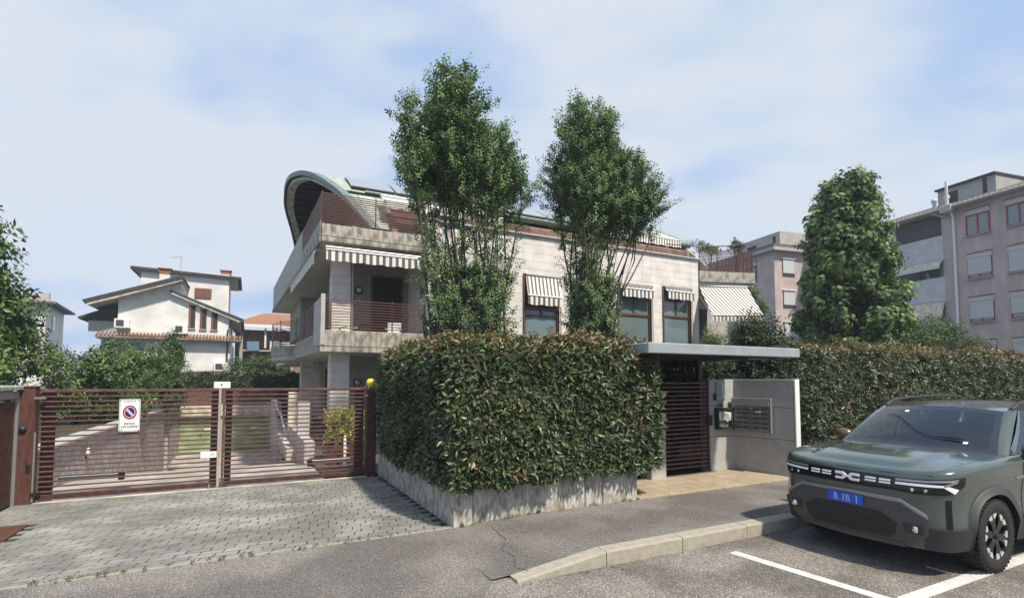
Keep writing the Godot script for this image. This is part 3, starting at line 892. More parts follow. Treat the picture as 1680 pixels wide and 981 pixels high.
	for i in 5:
		part("paper", bx(Vector3(-0.12 + i * 0.055, 0.25 + rnd(-0.03, 0.04), 0.06), Vector3(0.1, 0.15, 0.006), 0.0, Basis(Vector3.BACK, rnd(-0.5, 0.5))), M("canvas_cream" if i % 2 else "white_metal"), mb)

# ------------------------------------------------------------------ main building
func rail(parent: Node, a: Vector3, b: Vector3, y0: float, y1: float, n: int, posts: int, called := "railing_slat") -> void:
	var d := b - a
	var slat := MB.new().bar(Vector3.ZERO, d, 0.03, 0.026).done()
	for i in n:
		part(called, slat, M("rail"), parent, at(a.x, lerpf(y0, y1, (i + 0.5) / n), a.z))
	for k in posts:
		var p := a + d * (k / float(posts - 1)) + Vector3(0, 0, -0.03)
		part("railing_post", MB.new().bar(Vector3(p.x, y0 - 0.15, p.z), Vector3(p.x, y1 + 0.03, p.z), 0.03, 0.03).done(), M("rail"), parent)

func awning(called: String, label: String, a: Vector3, b: Vector3, out: Vector3, valance: float, m: Material, mv: Material, rolled: bool, group := "") -> Node3D:
	# canvas from the line a-b (top) out to a-b + out, with a scalloped valance below its outer edge
	var t := thing(called, label, "awning", Vector3.ZERO, 0.0, group)
	var n := maxi(6, int(a.distance_to(b) / 0.13))
	var b1 := MB.new()
	var r := []
	for j in 5:
		var row := PackedVector3Array()
		for i in n + 1:
			row.append(a.lerp(b, i / float(n)) + out * (j / 4.0) + Vector3(0, -0.03 * sin(j / 4.0 * PI), 0))
		r.append(row)
	b1.grid(r, (a + b) * 0.5 + Vector3(0, -50, -20))
	var r2 := []
	for row in r:
		var q := PackedVector3Array()
		for v in row: q.append(v - Vector3(0, 0.012, 0))
		r2.append(q)
	b1.grid(r2, (a + b) * 0.5 + Vector3(0, 50, 20))
	part("canvas", b1.done(), m, t)
	var b2 := MB.new()
	var top := PackedVector3Array()
	var bot := PackedVector3Array()
	for i in n * 4 + 1:
		var f := i / float(n * 4)
		var p := a.lerp(b, f) + out
		var w := (b - a).cross(Vector3.UP).normalized() * 0.012 * sin(f * n * 1.3)
		top.append(p)
		bot.append(p + w + Vector3(0, -valance - 0.035 * absf(sin(f * n * PI / 4.0)), 0))
	b2.grid([top, bot], (a + b) * 0.5 - out * 9.0 - Vector3(0, 0, 9))
	part("valance", b2.done(), mv, t)
	part("front_bar", MB.new().tube([a + out, b + out], 0.028, 6).done(), M("white_metal"), t)
	part("roller_case", MB.new().tube([a + Vector3(0, 0.03, -0.04), b + Vector3(0, 0.03, -0.04)], 0.07, 8).done(), M("steel_plain"), t)
	if not rolled:
		for e in [a, b]:
			part("arm", MB.new().tube([e - Vector3(0, 0.5, 0) * 0.0 + Vector3(0, -0.4, 0), e + out], 0.015, 5).done(), M("white_metal"), t)
	return t

func window_unit(parent: Node, x0: float, x1: float, y0: float, y1: float, z: float, transom: float, frame: Material) -> void:
	var w := Node3D.new()
	w.name = "window"
	parent.add_child(w, true)
	var xm := (x0 + x1) * 0.5
	var d := 0.06
	var fr := MB.new()
	for x in [x0 + 0.035, x1 - 0.035]: fr.box(Vector3(x, (y0 + y1) / 2, z), Vector3(0.07, y1 - y0, d), 0.006)
	for y in [y0 + 0.035, y1 - 0.035]: fr.box(Vector3(xm, y, z + 0.002), Vector3(x1 - x0, 0.07, d), 0.006)
	if transom > 0.0:
		fr.box(Vector3(xm, transom, z + 0.004), Vector3(x1 - x0 - 0.02, 0.09, d), 0.006)
		fr.box(Vector3(xm, (transom + y1) / 2, z + 0.003), Vector3(0.09, y1 - transom - 0.05, d), 0.006)
	else:
		fr.box(Vector3(xm, (y0 + y1) / 2, z + 0.003), Vector3(0.08, y1 - y0 - 0.05, d), 0.006)
	part("frame", fr.done(), frame, w)
	part("pane", bx(Vector3(xm, (y0 + y1) / 2, z - 0.02), Vector3(x1 - x0 - 0.04, y1 - y0 - 0.04, 0.012)), M("pane"), w)

func cladding(parent: Node, x0: float, x1: float, y0: float, y1: float, z: float, holes: Array, splits: Array, row_h: float) -> void:
	# courses of stone slabs with recessed joints, cut round the openings
	var n := int(round((y1 - y0) / row_h))
	var h := (y1 - y0) / n
	for r in n:
		var a := y0 + r * h
		var cuts: Array = [x0, x1]
		cuts.append_array(splits)
		for o in holes: cuts.append_array([o[0], o[1]])
		cuts.sort()
		for i in cuts.size() - 1:
			if cuts[i + 1] - cuts[i] < 0.02: continue
			var xm: float = (cuts[i] + cuts[i + 1]) * 0.5
			var lo := a
			var hi := a + h
			for o in holes:
				if xm > o[0] and xm < o[1]:
					if lo >= o[2] - 0.01 and hi <= o[3] + 0.01: hi = lo
					elif lo < o[2] and hi > o[2]: hi = o[2]
					elif lo < o[3] and hi > o[3]: lo = o[3]
			if hi - lo < 0.03: continue
			var pick: String = ["stone", "stone_2", "stone_3", "stone"][R.randi() % 4]
			part("cladding_slab", bx(Vector3(xm, (lo + hi) / 2, z + rnd(-0.002, 0.002)), Vector3(cuts[i + 1] - cuts[i] - 0.005, hi - lo - 0.006, 0.04), 0.002), M(pick), parent)

func main_building() -> void:
	var B := thing("apartment_villa", "pale stone villa with balconies and a curved green copper roof behind the hedge", "building")
	var Z := -15.9
	# core volumes
	part("wall", bx(Vector3(11.1, 3.3, -15.98 - 1.2), Vector3(12.0, 7.0, 2.3)), M("joint"), B)
	part("rear_wall", bx(Vector3(12.4, 3.6, -26.2), Vector3(18.6, 7.2, 15.6)), M("render_beige"), B)
	var holes := [[8.55, 10.05, 2.5, 5.55], [12.7, 14.4, 2.5, 5.58], [15.0, 16.57, 2.5, 5.65], [6.2, 7.6, 2.5, 5.5]]
	cladding(B, 5.03, 17.02, 2.2, 6.94, Z - 0.01, holes, [5.6, 11.4, 13.95], 0.3)
	part("wall", bx(Vector3(11.03, 1.0, -15.92), Vector3(12.0, 2.4, 0.1)), M("stone"), B)
	for k in 15: part("cladding_slab", bx(Vector3(5.05, 2.35 + k * 0.3, -16.7), Vector3(0.04, 0.288, 1.5), 0.004), M("stone_3"), B)
	part("parapet_coping", bx(Vector3(11.03, 6.98, -15.96), Vector3(12.06, 0.06, 0.34), 0.01), M("concrete_clean"), B)
	part("corner_pier", bx(Vector3(5.16, 4.2, -15.8), Vector3(0.3, 5.44, 0.24), 0.01), M("stone_2"), B)
	part("pier_cap", bx(Vector3(5.16, 6.96, -15.8), Vector3(0.42, 0.07, 0.36), 0.01), M("concrete_clean"), B)
	for o in holes:
		var rv := MB.new()
		rv.box(Vector3((o[0] + o[1]) / 2, (o[2] + o[3]) / 2, -16.02), Vector3(o[1] - o[0] + 0.02, o[3] - o[2] + 0.02, 0.06))
		part("window_recess", rv.done(), M("dark"), B)
		window_unit(B, o[0] + 0.04, o[1] - 0.04, o[2], o[3] - 0.04, -15.955, lerpf(o[2], o[3], 0.62) if o[0] > 11 else 4.1, M("wood_frame"))
		part("window_surround", MB.new().box(Vector3(o[0] - 0.0, (o[2] + o[3]) / 2, -15.89), Vector3(0.05, o[3] - o[2], 0.13), 0.004).box(Vector3(o[1] + 0.0, (o[2] + o[3]) / 2, -15.89), Vector3(0.05, o[3] - o[2], 0.13), 0.004).box(Vector3((o[0] + o[1]) / 2, o[3], -15.888), Vector3(o[1] - o[0] + 0.05, 0.05, 0.13), 0.004).done(), M("wood_frame"), B)
		part("guide_cable", MB.new().tube([Vector3(o[1] - 0.06, o[3] - 0.2, -15.8), Vector3(o[1] - 0.06, o[2], -15.8)], 0.02, 5).done(), M("white_metal"), B)
	var shut := part("roller_shutter", bx(Vector3(9.3, 4.35, -15.9), Vector3(1.42, 0.06, 0.05)), M("wood_frame"), B)
	for i in 9: part("shutter_slat", bx(Vector3(9.3, 4.4 + i * 0.07, -15.9), Vector3(1.42, 0.062, 0.03), 0.008), M("wood_frame"), shut)
	# floor slabs of the front balconies and the front corner
	for f in 2:
		var y: float = [2.65, 5.9][f]
		var top: float = [3.3, 6.45][f]
		var sl := MB.new()
		slab(sl, poly([[1.86, -15.94], [5.03, -15.94], [5.03, -18.4], [3.0, -18.4], [3.0, -34.2], [1.26 if f else 1.5, -34.2]]), y, y + 0.16)
		part("balcony_slab", sl.done(), M("soffit"), B)
		part("front_parapet", bx(Vector3(3.42, (y + 0.16 + top) / 2, -15.96), Vector3(3.2, top - y - 0.17, 0.12), 0.012), M("concrete"), B)
		part("slab_edge", bx(Vector3(3.44, y + 0.075, -15.92), Vector3(3.22, 0.15, 0.12), 0.01), M("concrete"), B)
		part("drip_joint", bx(Vector3(3.42, y + 0.165, -15.93), Vector3(3.2, 0.016, 0.12)), M("dark"), B)
	rail(B, Vector3(1.9, 0, -15.95), Vector3(4.98, 0, -15.95), 3.33, 4.24, 11, 4)
	rail(B, Vector3(1.82, 0, -15.95), Vector3(4.98, 0, -15.95), 6.48, 7.4, 14, 3)
	# side balconies, seen along the flank
	part("side_slab_edge", MB.new().bar(Vector3(1.84, 5.98, -15.98), Vector3(1.26, 5.98, -34.2), 0.14, 0.16).done(), M("concrete"), B)
	part("side_parapet", MB.new().bar(Vector3(1.84, 6.3, -15.98), Vector3(1.7, 6.3, -20.5), 0.1, 0.5).done(), M("concrete"), B)
	for k in 6:
		var z0 := -20.55 - k * 2.28
		part("parapet_panel", MB.new().bar(Vector3(1.72 - (-z0 - 20.5) * 0.0318, 6.72, z0), Vector3(1.72 - (-z0 - 18.25) * 0.0318, 6.72, z0 - 2.25), 0.1, 1.34, 0.008).done(), M("concrete_clean"), B)
	rail(B, Vector3(1.82, 0, -15.98), Vector3(1.7, 0, -20.5), 6.56, 7.4, 13, 3)
	part("side_slab_edge", MB.new().bar(Vector3(1.88, 2.74, -15.98), Vector3(1.62, 2.74, -23.5), 0.14, 0.18).done(), M("concrete"), B)
	part("privacy_panel", MB.new().bar(Vector3(1.87, 3.56, -16.0), Vector3(1.84, 3.56, -17.35), 0.08, 1.4, 0.008).done(), M("concrete_clean"), B)
	part("corner_post", bx(Vector3(1.9, 3.6, -15.93), Vector3(0.12, 1.5, 0.1), 0.01), M("concrete_clean"), B)
	part("side_parapet", MB.new().bar(Vector3(1.83, 3.05, -17.36), Vector3(1.64, 3.05, -22.0), 0.09, 0.42).done(), M("concrete"), B)
	rail(B, Vector3(1.83, 0, -17.4), Vector3(1.64, 0, -22.0), 3.3, 4.24, 11, 3)
	# bulging part of the side balcony further back
	var arc := []
	for i in 13:
		var a := PI * i / 12.0
		arc.append(Vector3(1.62 - 0.75 * sin(a), 0, -24.2 + 2.1 * cos(a)))
	var o2 := PackedVector2Array()
	for p in arc: o2.append(Vector2(p.x, p.z))
	var sb := MB.new()
	slab(sb, o2, 2.62, 2.82)
	part("bulging_slab", sb.done(), M("concrete_clean"), B)
	for i in 12:
		part("bulging_parapet", MB.new().bar(arc[i] + Vector3(0, 3.0, 0), arc[i + 1] + Vector3(0, 3.0, 0), 0.08, 0.38).done(), M("concrete"), B)
	var cr := []
	for i in 11: cr.append(3.25 + i * 0.09)
	for y in cr:
		var pts := []
		for p in arc: pts.append(p + Vector3(0, y, 0))
		part("railing_slat", MB.new().tube(pts, 0.016, 4).done(), M("rail"), B)
	for i in [3, 6, 9]: part("railing_post", bx(arc[i] + Vector3(0.03, 3.7, 0), Vector3(0.03, 1.1, 0.03)), M("rail"), B)
	# corner column, recessed walls, doors
	for k in 17:
		part("column_course", bx(Vector3(2.52, 0.16 + k * 0.3, -16.95), Vector3(0.56, 0.29, 0.62), 0.005), M(["stone", "stone_2", "stone_3"][k % 3]), B)
	part("column_core", bx(Vector3(2.52, 2.95, -16.95), Vector3(0.53, 5.9, 0.58)), M("joint"), B)
	for k in 9: part("column_course", bx(Vector3(2.3, 0.16 + k * 0.3, -24.6), Vector3(0.5, 0.29, 0.5), 0.005), M("stone_2"), B)
	part("back_wall", bx(Vector3(4.15, 2.95, -18.45), Vector3(2.4, 5.9, 0.2)), M("render_beige"), B)
	part("flank_wall", bx(Vector3(3.05, 2.95, -26.3), Vector3(0.2, 5.9, 15.6)), M("render_beige"), B)
	part("flank_wall", bx(Vector3(2.6, 5.0, -30.6), Vector3(0.8, 1.9, 7.0)), M("render_beige"), B)
	part("balcony_door", bx(Vector3(4.33, 4.2, -18.32), Vector3(0.98, 2.5, 0.06)), M("dark"), B)
	part("door_frame", MB.new().box(Vector3(3.82, 4.2, -18.3), Vector3(0.06, 2.5, 0.1)).box(Vector3(4.84, 4.2, -18.3), Vector3(0.06, 2.5, 0.1)).box(Vector3(4.33, 5.46, -18.3), Vector3(1.08, 0.06, 0.1)).done(), M("wood_frame"), B)
	for k in [[-19.8, 0.15, 2.3], [-22.3, 0.15, 2.3], [-19.6, 2.85, 5.2], [-22.5, 2.85, 5.2], [-27.0, 2.85, 5.2]]:
		part("flank_door", bx(Vector3(2.93, (k[1] + k[2]) / 2, k[0]), Vector3(0.06, k[2] - k[1], 1.3)), M("dark"), B)
		part("door_frame", MB.new().box(Vector3(2.92, (k[1] + k[2]) / 2, k[0] - 0.66), Vector3(0.1, k[2] - k[1], 0.06)).box(Vector3(2.92, (k[1] + k[2]) / 2, k[0] + 0.66), Vector3(0.1, k[2] - k[1], 0.06)).done(), M("wood_frame"), B)
	for y in [1.75, 4.95]:
		var wl := part("wall_lamp", MB.new().lathe([Vector2(0.13, 0), Vector2(0.13, 0.05), Vector2(0.09, 0.08)], 14, Transform3D(Basis(Vector3.RIGHT, PI / 2), Vector3(3.35, y, -18.34))).done(), M("clad"), B)
		part("lamp_glass", MB.new().lathe([Vector2(0.1, 0.05), Vector2(0.07, 0.1), Vector2(0, 0.11)], 12, Transform3D(Basis(Vector3.RIGHT, PI / 2), Vector3(3.35, y, -18.34))).done(), M("white_metal"), wl)
	part("rain_pipe", MB.new().tube([Vector3(2.86, 2.85, -16.7), Vector3(2.86, 5.9, -16.7)], 0.04, 6).done(), M("zinc"), B)
	part("ground_floor_slab", bx(Vector3(4.2, -0.15, -19), Vector3(6.5, 0.32, 8)), M("concrete_clean"), B)
	# terrace over the facade and the attic wall behind it
	rail(B, Vector3(5.3, 0, -16.7), Vector3(17.2, 0, -16.7), 7.02, 7.5, 6, 7)
	part("attic_wall", bx(Vector3(12.6, 7.2, -24.5), Vector3(16.0, 2.6, 10.2)), M("terracotta"), B)
	part("attic_shutter", MB.new().box(Vector3(7.6, 7.3, -19.2), Vector3(6.0, 2.2, 0.06)).done(), M("brown"), B)
	for i in 16: part("attic_slat", bx(Vector3(7.6, 6.4 + i * 0.125, -19.15), Vector3(6.0, 0.09, 0.03)), M("brown"), B)
	roof(B)
	# right wing with its terrace
	part("wing_wall", bx(Vector3(18.7, 3.1, -18.4), Vector3(3.6, 6.2, 0.3)), M("render_beige"), B)
	part("wing_opening", bx(Vector3(18.6, 4.1, -18.2), Vector3(2.8, 2.4, 0.1)), M("dark"), B)
	for y in [5.88, 2.67]:
		var wq := MB.new()
		slab(wq, poly([[17.05, -15.95], [19.6, -15.2], [20.4, -18.5], [17.05, -18.5]]), y, y + 0.18)
		part("wing_slab", wq.done(), M("soffit"), B)
	part("wing_parapet", MB.new().bar(Vector3(17.07, 6.26, -15.9), Vector3(19.6, 6.26, -15.16), 0.12, 0.46, 0.012).done(), M("concrete"), B)
	part("wing_parapet", MB.new().bar(Vector3(19.6, 6.26, -15.16), Vector3(20.4, 6.26, -18.4), 0.12, 0.46, 0.012).done(), M("concrete"), B)
	part("wing_parapet", MB.new().bar(Vector3(17.07, 2.95, -15.9), Vector3(19.6, 2.95, -15.16), 0.12, 0.5, 0.012).done(), M("concrete"), B)
	rail(B, Vector3(17.15, 0, -15.9), Vector3(19.58, 0, -15.18), 6.52, 7.45, 15, 4)
	rail(B, Vector3(19.58, 0, -15.2), Vector3(20.3, 0, -18.2), 6.52, 7.45, 15, 3)
	part("top_rail", MB.new().tube([Vector3(16.0, 7.72, -16.7), Vector3(17.3, 7.6, -16.0), Vector3(18.4, 7.66, -15.6), Vector3(19.6, 7.85, -15.2)], 0.025, 5).done(), M("rail"), B)
	# awnings
	awning("striped_awning", "grey and white striped awning rolled up under the front left terrace", Vector3(1.95, 5.72, -15.95), Vector3(4.9, 5.72, -15.95), Vector3(0, -0.06, 0.12), 0.3, mats["stripe_grey"], mats["stripe_grey"], true, "")
	var sa := awning("side_awning", "pale awning rolled up along the left flank under the terrace slab", Vector3(1.78, 5.72, -16.4), Vector3(1.55, 5.72, -22.8), Vector3(-0.1, -0.06, 0), 0.28, M("canvas_white"), M("canvas_white"), true, "")
	sa.set_meta("category", "awning")
	awning("window_awning", "striped awning let down over the shuttered window left of the second tree", Vector3(8.6, 5.5, -15.8), Vector3(10.0, 5.5, -15.8), Vector3(0, -0.72, 0.16), 0.3, mats["stripe_tan"], mats["stripe_grey"], true, "awnings over the facade windows")
	awning("window_awning", "short scalloped striped awning over the left one of the two tall right windows", Vector3(12.76, 5.48, -15.8), Vector3(14.34, 5.48, -15.8), Vector3(0, -0.1, 0.16), 0.3, mats["stripe_grey"], mats["stripe_grey"], true, "awnings over the facade windows")
	awning("window_awning", "short scalloped striped awning over the right one of the two tall right windows", Vector3(15.06, 5.55, -15.8), Vector3(16.5, 5.55, -15.8), Vector3(0, -0.1, 0.16), 0.3, mats["stripe_grey"], mats["stripe_grey"], true, "awnings over the facade windows")
	awning("large_awning", "large tan and white striped awning sloping down from the right wing terrace", Vector3(17.15, 5.82, -15.95), Vector3(19.3, 5.84, -15.25), Vector3(-0.6, -1.38, 1.2), 0.22, mats["stripe_tan"], mats["stripe_tan"], false, "")
	awning("terrace_awning", "white awning over the attic window on the left roof terrace", Vector3(4.1, 8.45, -18.5), Vector3(8.6, 8.45, -18.5), Vector3(0, -0.42, 0.9), 0.24, M("canvas_white"), M("canvas_white"), false, "")
	awning("terrace_awning", "cream awning with brown striped valance over the right roof terrace", Vector3(13.2, 8.5, -18.4), Vector3(17.5, 8.5, -18.4), Vector3(0, -0.3, 1.1), 0.32, M("canvas_white"), mats["stripe_tan"], false, "")
	for k in 2:
		var c := thing("garden_chair", ["white metal chair at the left end of the first floor balcony", "white metal chair by the door on the first floor balcony"][k], "chair", Vector3([2.75, 4.15][k], 2.84, -16.6), [0.5, -0.4][k], "chairs on the first floor balcony")
		part("seat", bx(Vector3(0, 0.44, 0), Vector3(0.46, 0.04, 0.44), 0.01), M("white_metal"), c)
		part("backrest", bx(Vector3(0, 0.68, -0.21), Vector3(0.44, 0.34, 0.03), 0.01), M("white_metal"), c)
		for sx in [-0.2, 0.2]:
			for sz in [-0.19, 0.19]: part("leg", bx(Vector3(sx, 0.22, sz), Vector3(0.03, 0.44, 0.03)), M("white_metal"), c)
			part("armrest", bx(Vector3(sx * 1.1, 0.62, 0), Vector3(0.04, 0.03, 0.42), 0.008), M("white_metal"), c)
	var tb := thing("balcony_table", "brown table between the two white balcony chairs", "table", Vector3(3.45, 2.84, -16.6))
	part("top", bx(Vector3(0, 0.72, 0), Vector3(0.8, 0.04, 0.6), 0.008), M("brown"), tb)
	for sx in [-0.35, 0.35]:
		for sz in [-0.25, 0.25]: part("leg", bx(Vector3(sx, 0.36, sz), Vector3(0.04, 0.7, 0.04)), M("brown"), tb)

func slab(b: MB, o: PackedVector2Array, y0: float, y1: float) -> void:  # a flat slab with the outline o in xz
	var q := PackedVector2Array()
	for p in o: q.append(Vector2(p.x, -p.y))
	b.prism(q, Transform3D(Basis(Vector3.RIGHT, -PI / 2), Vector3(0, y1, 0)), y1 - y0)

func roof(B: Node3D) -> void:
	var rim := [[3.67, 6.99, -17.6], [3.25, 7.82, -18.4], [2.87, 8.64, -19.3], [2.55, 9.26, -20.2], [2.29, 9.73, -21.0], [2.05, 10.14, -21.8], [1.76, 10.48, -22.7], [1.44, 10.73, -24.0], [1.32, 10.75, -25.2], [1.34, 10.61, -26.4], [1.39, 10.45, -27.2], [1.56, 10.13, -28.0], [1.78, 9.67, -28.6], [1.99, 9.1, -29.2], [2.2, 8.2, -29.8], [2.4, 7.0, -30.2]]
	var c := Curve3D.new()
	for i in rim.size():
		var p := Vector3(rim[i][0], rim[i][1], rim[i][2])
		var a := Vector3(rim[maxi(i - 1, 0)][0], rim[maxi(i - 1, 0)][1], rim[maxi(i - 1, 0)][2])
		var e := Vector3(rim[mini(i + 1, rim.size() - 1)][0], rim[mini(i + 1, rim.size() - 1)][1], rim[mini(i + 1, rim.size() - 1)][2])
		c.add_point(p, -(e - a) / 6.0, (e - a) / 6.0)
	var n := 44
	var L := c.get_baked_length()
	var P := []
	for i in n + 1: P.append(c.sample_baked(L * i / n))
	var ctr := Vector3(0, 7.5, -24)
	var inner := func(p: Vector3, k: float) -> Vector3:
		var d := Vector3(0, p.y - 6.0, p.z + 24.2).normalized()
		return p - d * k
	# lower front strip ends at the roof cut; further up the roof runs through to the right
	var END := 20.6
	var rows := []
	var rows_in := []
	var first := 0
	for i in n + 1:
		var p: Vector3 = P[i]
		var xe := END
		if p.y < 8.75 and p.z > -24.0:
			xe = p.x + lerpf(0.55, 1.6, clampf((p.y - 7.0) / 1.75, 0, 1))
			first = i
		var r := PackedVector3Array()
		var ri := PackedVector3Array()
		for k in 9:
			var f := k / 8.0
			r.append(Vector3(lerpf(p.x, xe, f), p.y, p.z))
			var q: Vector3 = inner.call(p, 0.2)
			ri.append(Vector3(lerpf(p.x, xe, f), q.y, q.z))
		rows.append(r)
		rows_in.append(ri)
	var b := MB.new()
	b.grid(rows.slice(0, first + 1), ctr + Vector3(10, -2, 0))
	b.grid(rows.slice(first + 1), ctr + Vector3(10, -2, 0))
	part("roof_sheet", b.done(), M("copper"), B)
	b = MB.new()
	b.grid(rows_in.slice(0, first + 1), ctr + Vector3(10, 60, 0))
	b.grid(rows_in.slice(first + 1), ctr + Vector3(10, 60, 0))
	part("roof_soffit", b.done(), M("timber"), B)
	# cut edge, with its dark gutter
	b = MB.new()
	var e0: PackedVector3Array = rows[first + 1]
	var e1: PackedVector3Array = rows_in[first + 1]
	b.grid([e0, e1], Vector3(12, 9, -40))
	part("eaves_fascia", b.done(), M("copper_dark"), B)
	b = MB.new()
	b.tube([e0[0] + Vector3(1.0, 0.02, 0.05), e0[8] + Vector3(0, 0.02, 0.05)], 0.07, 6)
	part("gutter", b.done(), M("copper_dark"), B)
	# stepped rim
	for s in 2:
		b = MB.new()
		var r0 := PackedVector3Array()
		var r1 := PackedVector3Array()
		var r2 := PackedVector3Array()
		var r3 := PackedVector3Array()
		for p in P:
			var o := Vector3(-0.05 + s * 0.14, 0, 0)
			r0.append(inner.call(p, -0.03 + s * 0.17) + o)
			r1.append(inner.call(p, 0.16 + s * 0.16) + o)
			r2.append(inner.call(p, 0.16 + s * 0.16) + o + Vector3(0.3, 0, 0))
			r3.append(inner.call(p, -0.03 + s * 0.17) + o + Vector3(0.3, 0, 0))
		b.grid([r0, r1], Vector3(40, 8, -24), true)
		b.grid([r1, r2], Vector3(2, 60, -24), true)
		b.grid([r0, r3], Vector3(6, 4, -24), true)
		part("rim_band", b.done(), M("copper_dark" if s == 0 else "copper"), B)
	# purlins below the overhang
	for i in range(12, n - 2, 2):
		var q: Vector3 = inner.call(P[i], 0.28)
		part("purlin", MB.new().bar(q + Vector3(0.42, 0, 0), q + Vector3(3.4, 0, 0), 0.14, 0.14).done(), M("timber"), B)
	b = MB.new()
	var gable := PackedVector2Array()
	for i in n + 1:
		var q: Vector3 = inner.call(P[i], 0.22)
		gable.append(Vector2(-q.z, q.y))
	gable.append(Vector2(30.0, 6.0))
	gable.append(Vector2(18.2, 6.0))
	b.prism(gable, Transform3D(Basis(Vector3.FORWARD, Vector3.UP, Vector3.LEFT * -1.0), Vector3(4.6, 0, 0)), 0.2)
	part("gable_wall", b.done(), M("terracotta"), B)
	b = MB.new()
	b.prism(gable, Transform3D(Basis(Vector3.FORWARD, Vector3.UP, Vector3.RIGHT), Vector3(20.4, 0, 0)), 0.2)
	part("gable_wall", b.done(), M("copper"), B)
	# standing seams
	for k in 9:
		var x := 5.4 + k * 1.9
		var pts := []
		for i in range(first + 1, n - 6): pts.append(Vector3(x, P[i].y + 0.015, P[i].z))
		part("standing_seam", MB.new().tube(pts, 0.022, 4).done(), M("copper"), B)
	for k in 2:
		var pts := []
		for i in range(3, first + 1): pts.append(Vector3(lerpf(P[i].x, rows[i][8].x, 0.35 + 0.45 * k), P[i].y + 0.01, P[i].z))
		part("standing_seam", MB.new().tube(pts, 0.02, 4).done(), M("copper"), B)
	# solar panels lying on the crown of the roof
	var ii := first + 2
	for k in 7:
		var x0 := 3.3 + k * 1.75
		b = MB.new()
		var rr := []
		for i in range(ii, ii + 7):
			var p: Vector3 = inner.call(P[i], -0.1)
			rr.append(PackedVector3Array([Vector3(x0, p.y, p.z), Vector3(x0 + 1.68, p.y, p.z)]))
		b.grid(rr, ctr)
		var rb := []
		for i in range(ii, ii + 7):
			var p: Vector3 = inner.call(P[i], -0.05)
			rb.append(PackedVector3Array([Vector3(x0, p.y, p.z), Vector3(x0 + 1.68, p.y, p.z)]))
		b.grid(rb, ctr + Vector3(0, 60, 0))
		var pn := part("solar_panel", b.done(), M("panel_blue"), B)
		var a0: Vector3 = rr[0][0]
		part("edge", MB.new().bar(a0, rr[0][1], 0.05, 0.06).done(), M("dark"), pn)

# ------------------------------------------------------------------ houses behind
func tiles(b: MB, a: Vector3, e: Vector3, down: Vector3, pitch: float) -> void:  # rows of half-round tiles running down from the line a-e
	var n := int(a.distance_to(e) / pitch)
	for i in n:
		var p := a.lerp(e, (i + 0.5) / n)
		b.tube([p, p + down], pitch * 0.36, 6)

func ac_unit(p: Vector3, turn: float, label: String) -> void:
	var t := thing("air_conditioner", label, "air conditioner", p, turn, "air conditioners on the white house")
	part("case", bx(Vector3(0, 0.3, 0.18), Vector3(0.82, 0.58, 0.34), 0.02), M("white_metal"), t)
	part("fan_grille", bx(Vector3(-0.1, 0.3, 0.352), Vector3(0.42, 0.42, 0.02), 0.005), M("trim"), t)
	part("bracket", bx(Vector3(0, -0.03, 0.2), Vector3(0.9, 0.05, 0.4)), M("steel_plain"), t)

func chimney(parent: Node, x: float, y: float, z: float) -> void:
	var c := part("chimney", bx(Vector3(x, y, z), Vector3(0.6, 0.6, 0.5)), M("white_wall"), parent)
	for k in 2: part("brick_course", bx(Vector3(x, y + 0.35 + k * 0.11, z), Vector3(0.64 + 0.1 * k, 0.1, 0.55), 0.01), M("brick"), c)
	for k in 4: part("brick_pier", bx(Vector3(x - 0.27 + k * 0.18, y + 0.57, z), Vector3(0.08, 0.12, 0.5)), M("brick"), c)
	part("cap", bx(Vector3(x, y + 0.67, z), Vector3(0.84, 0.08, 0.7), 0.01), M("brick"), c)

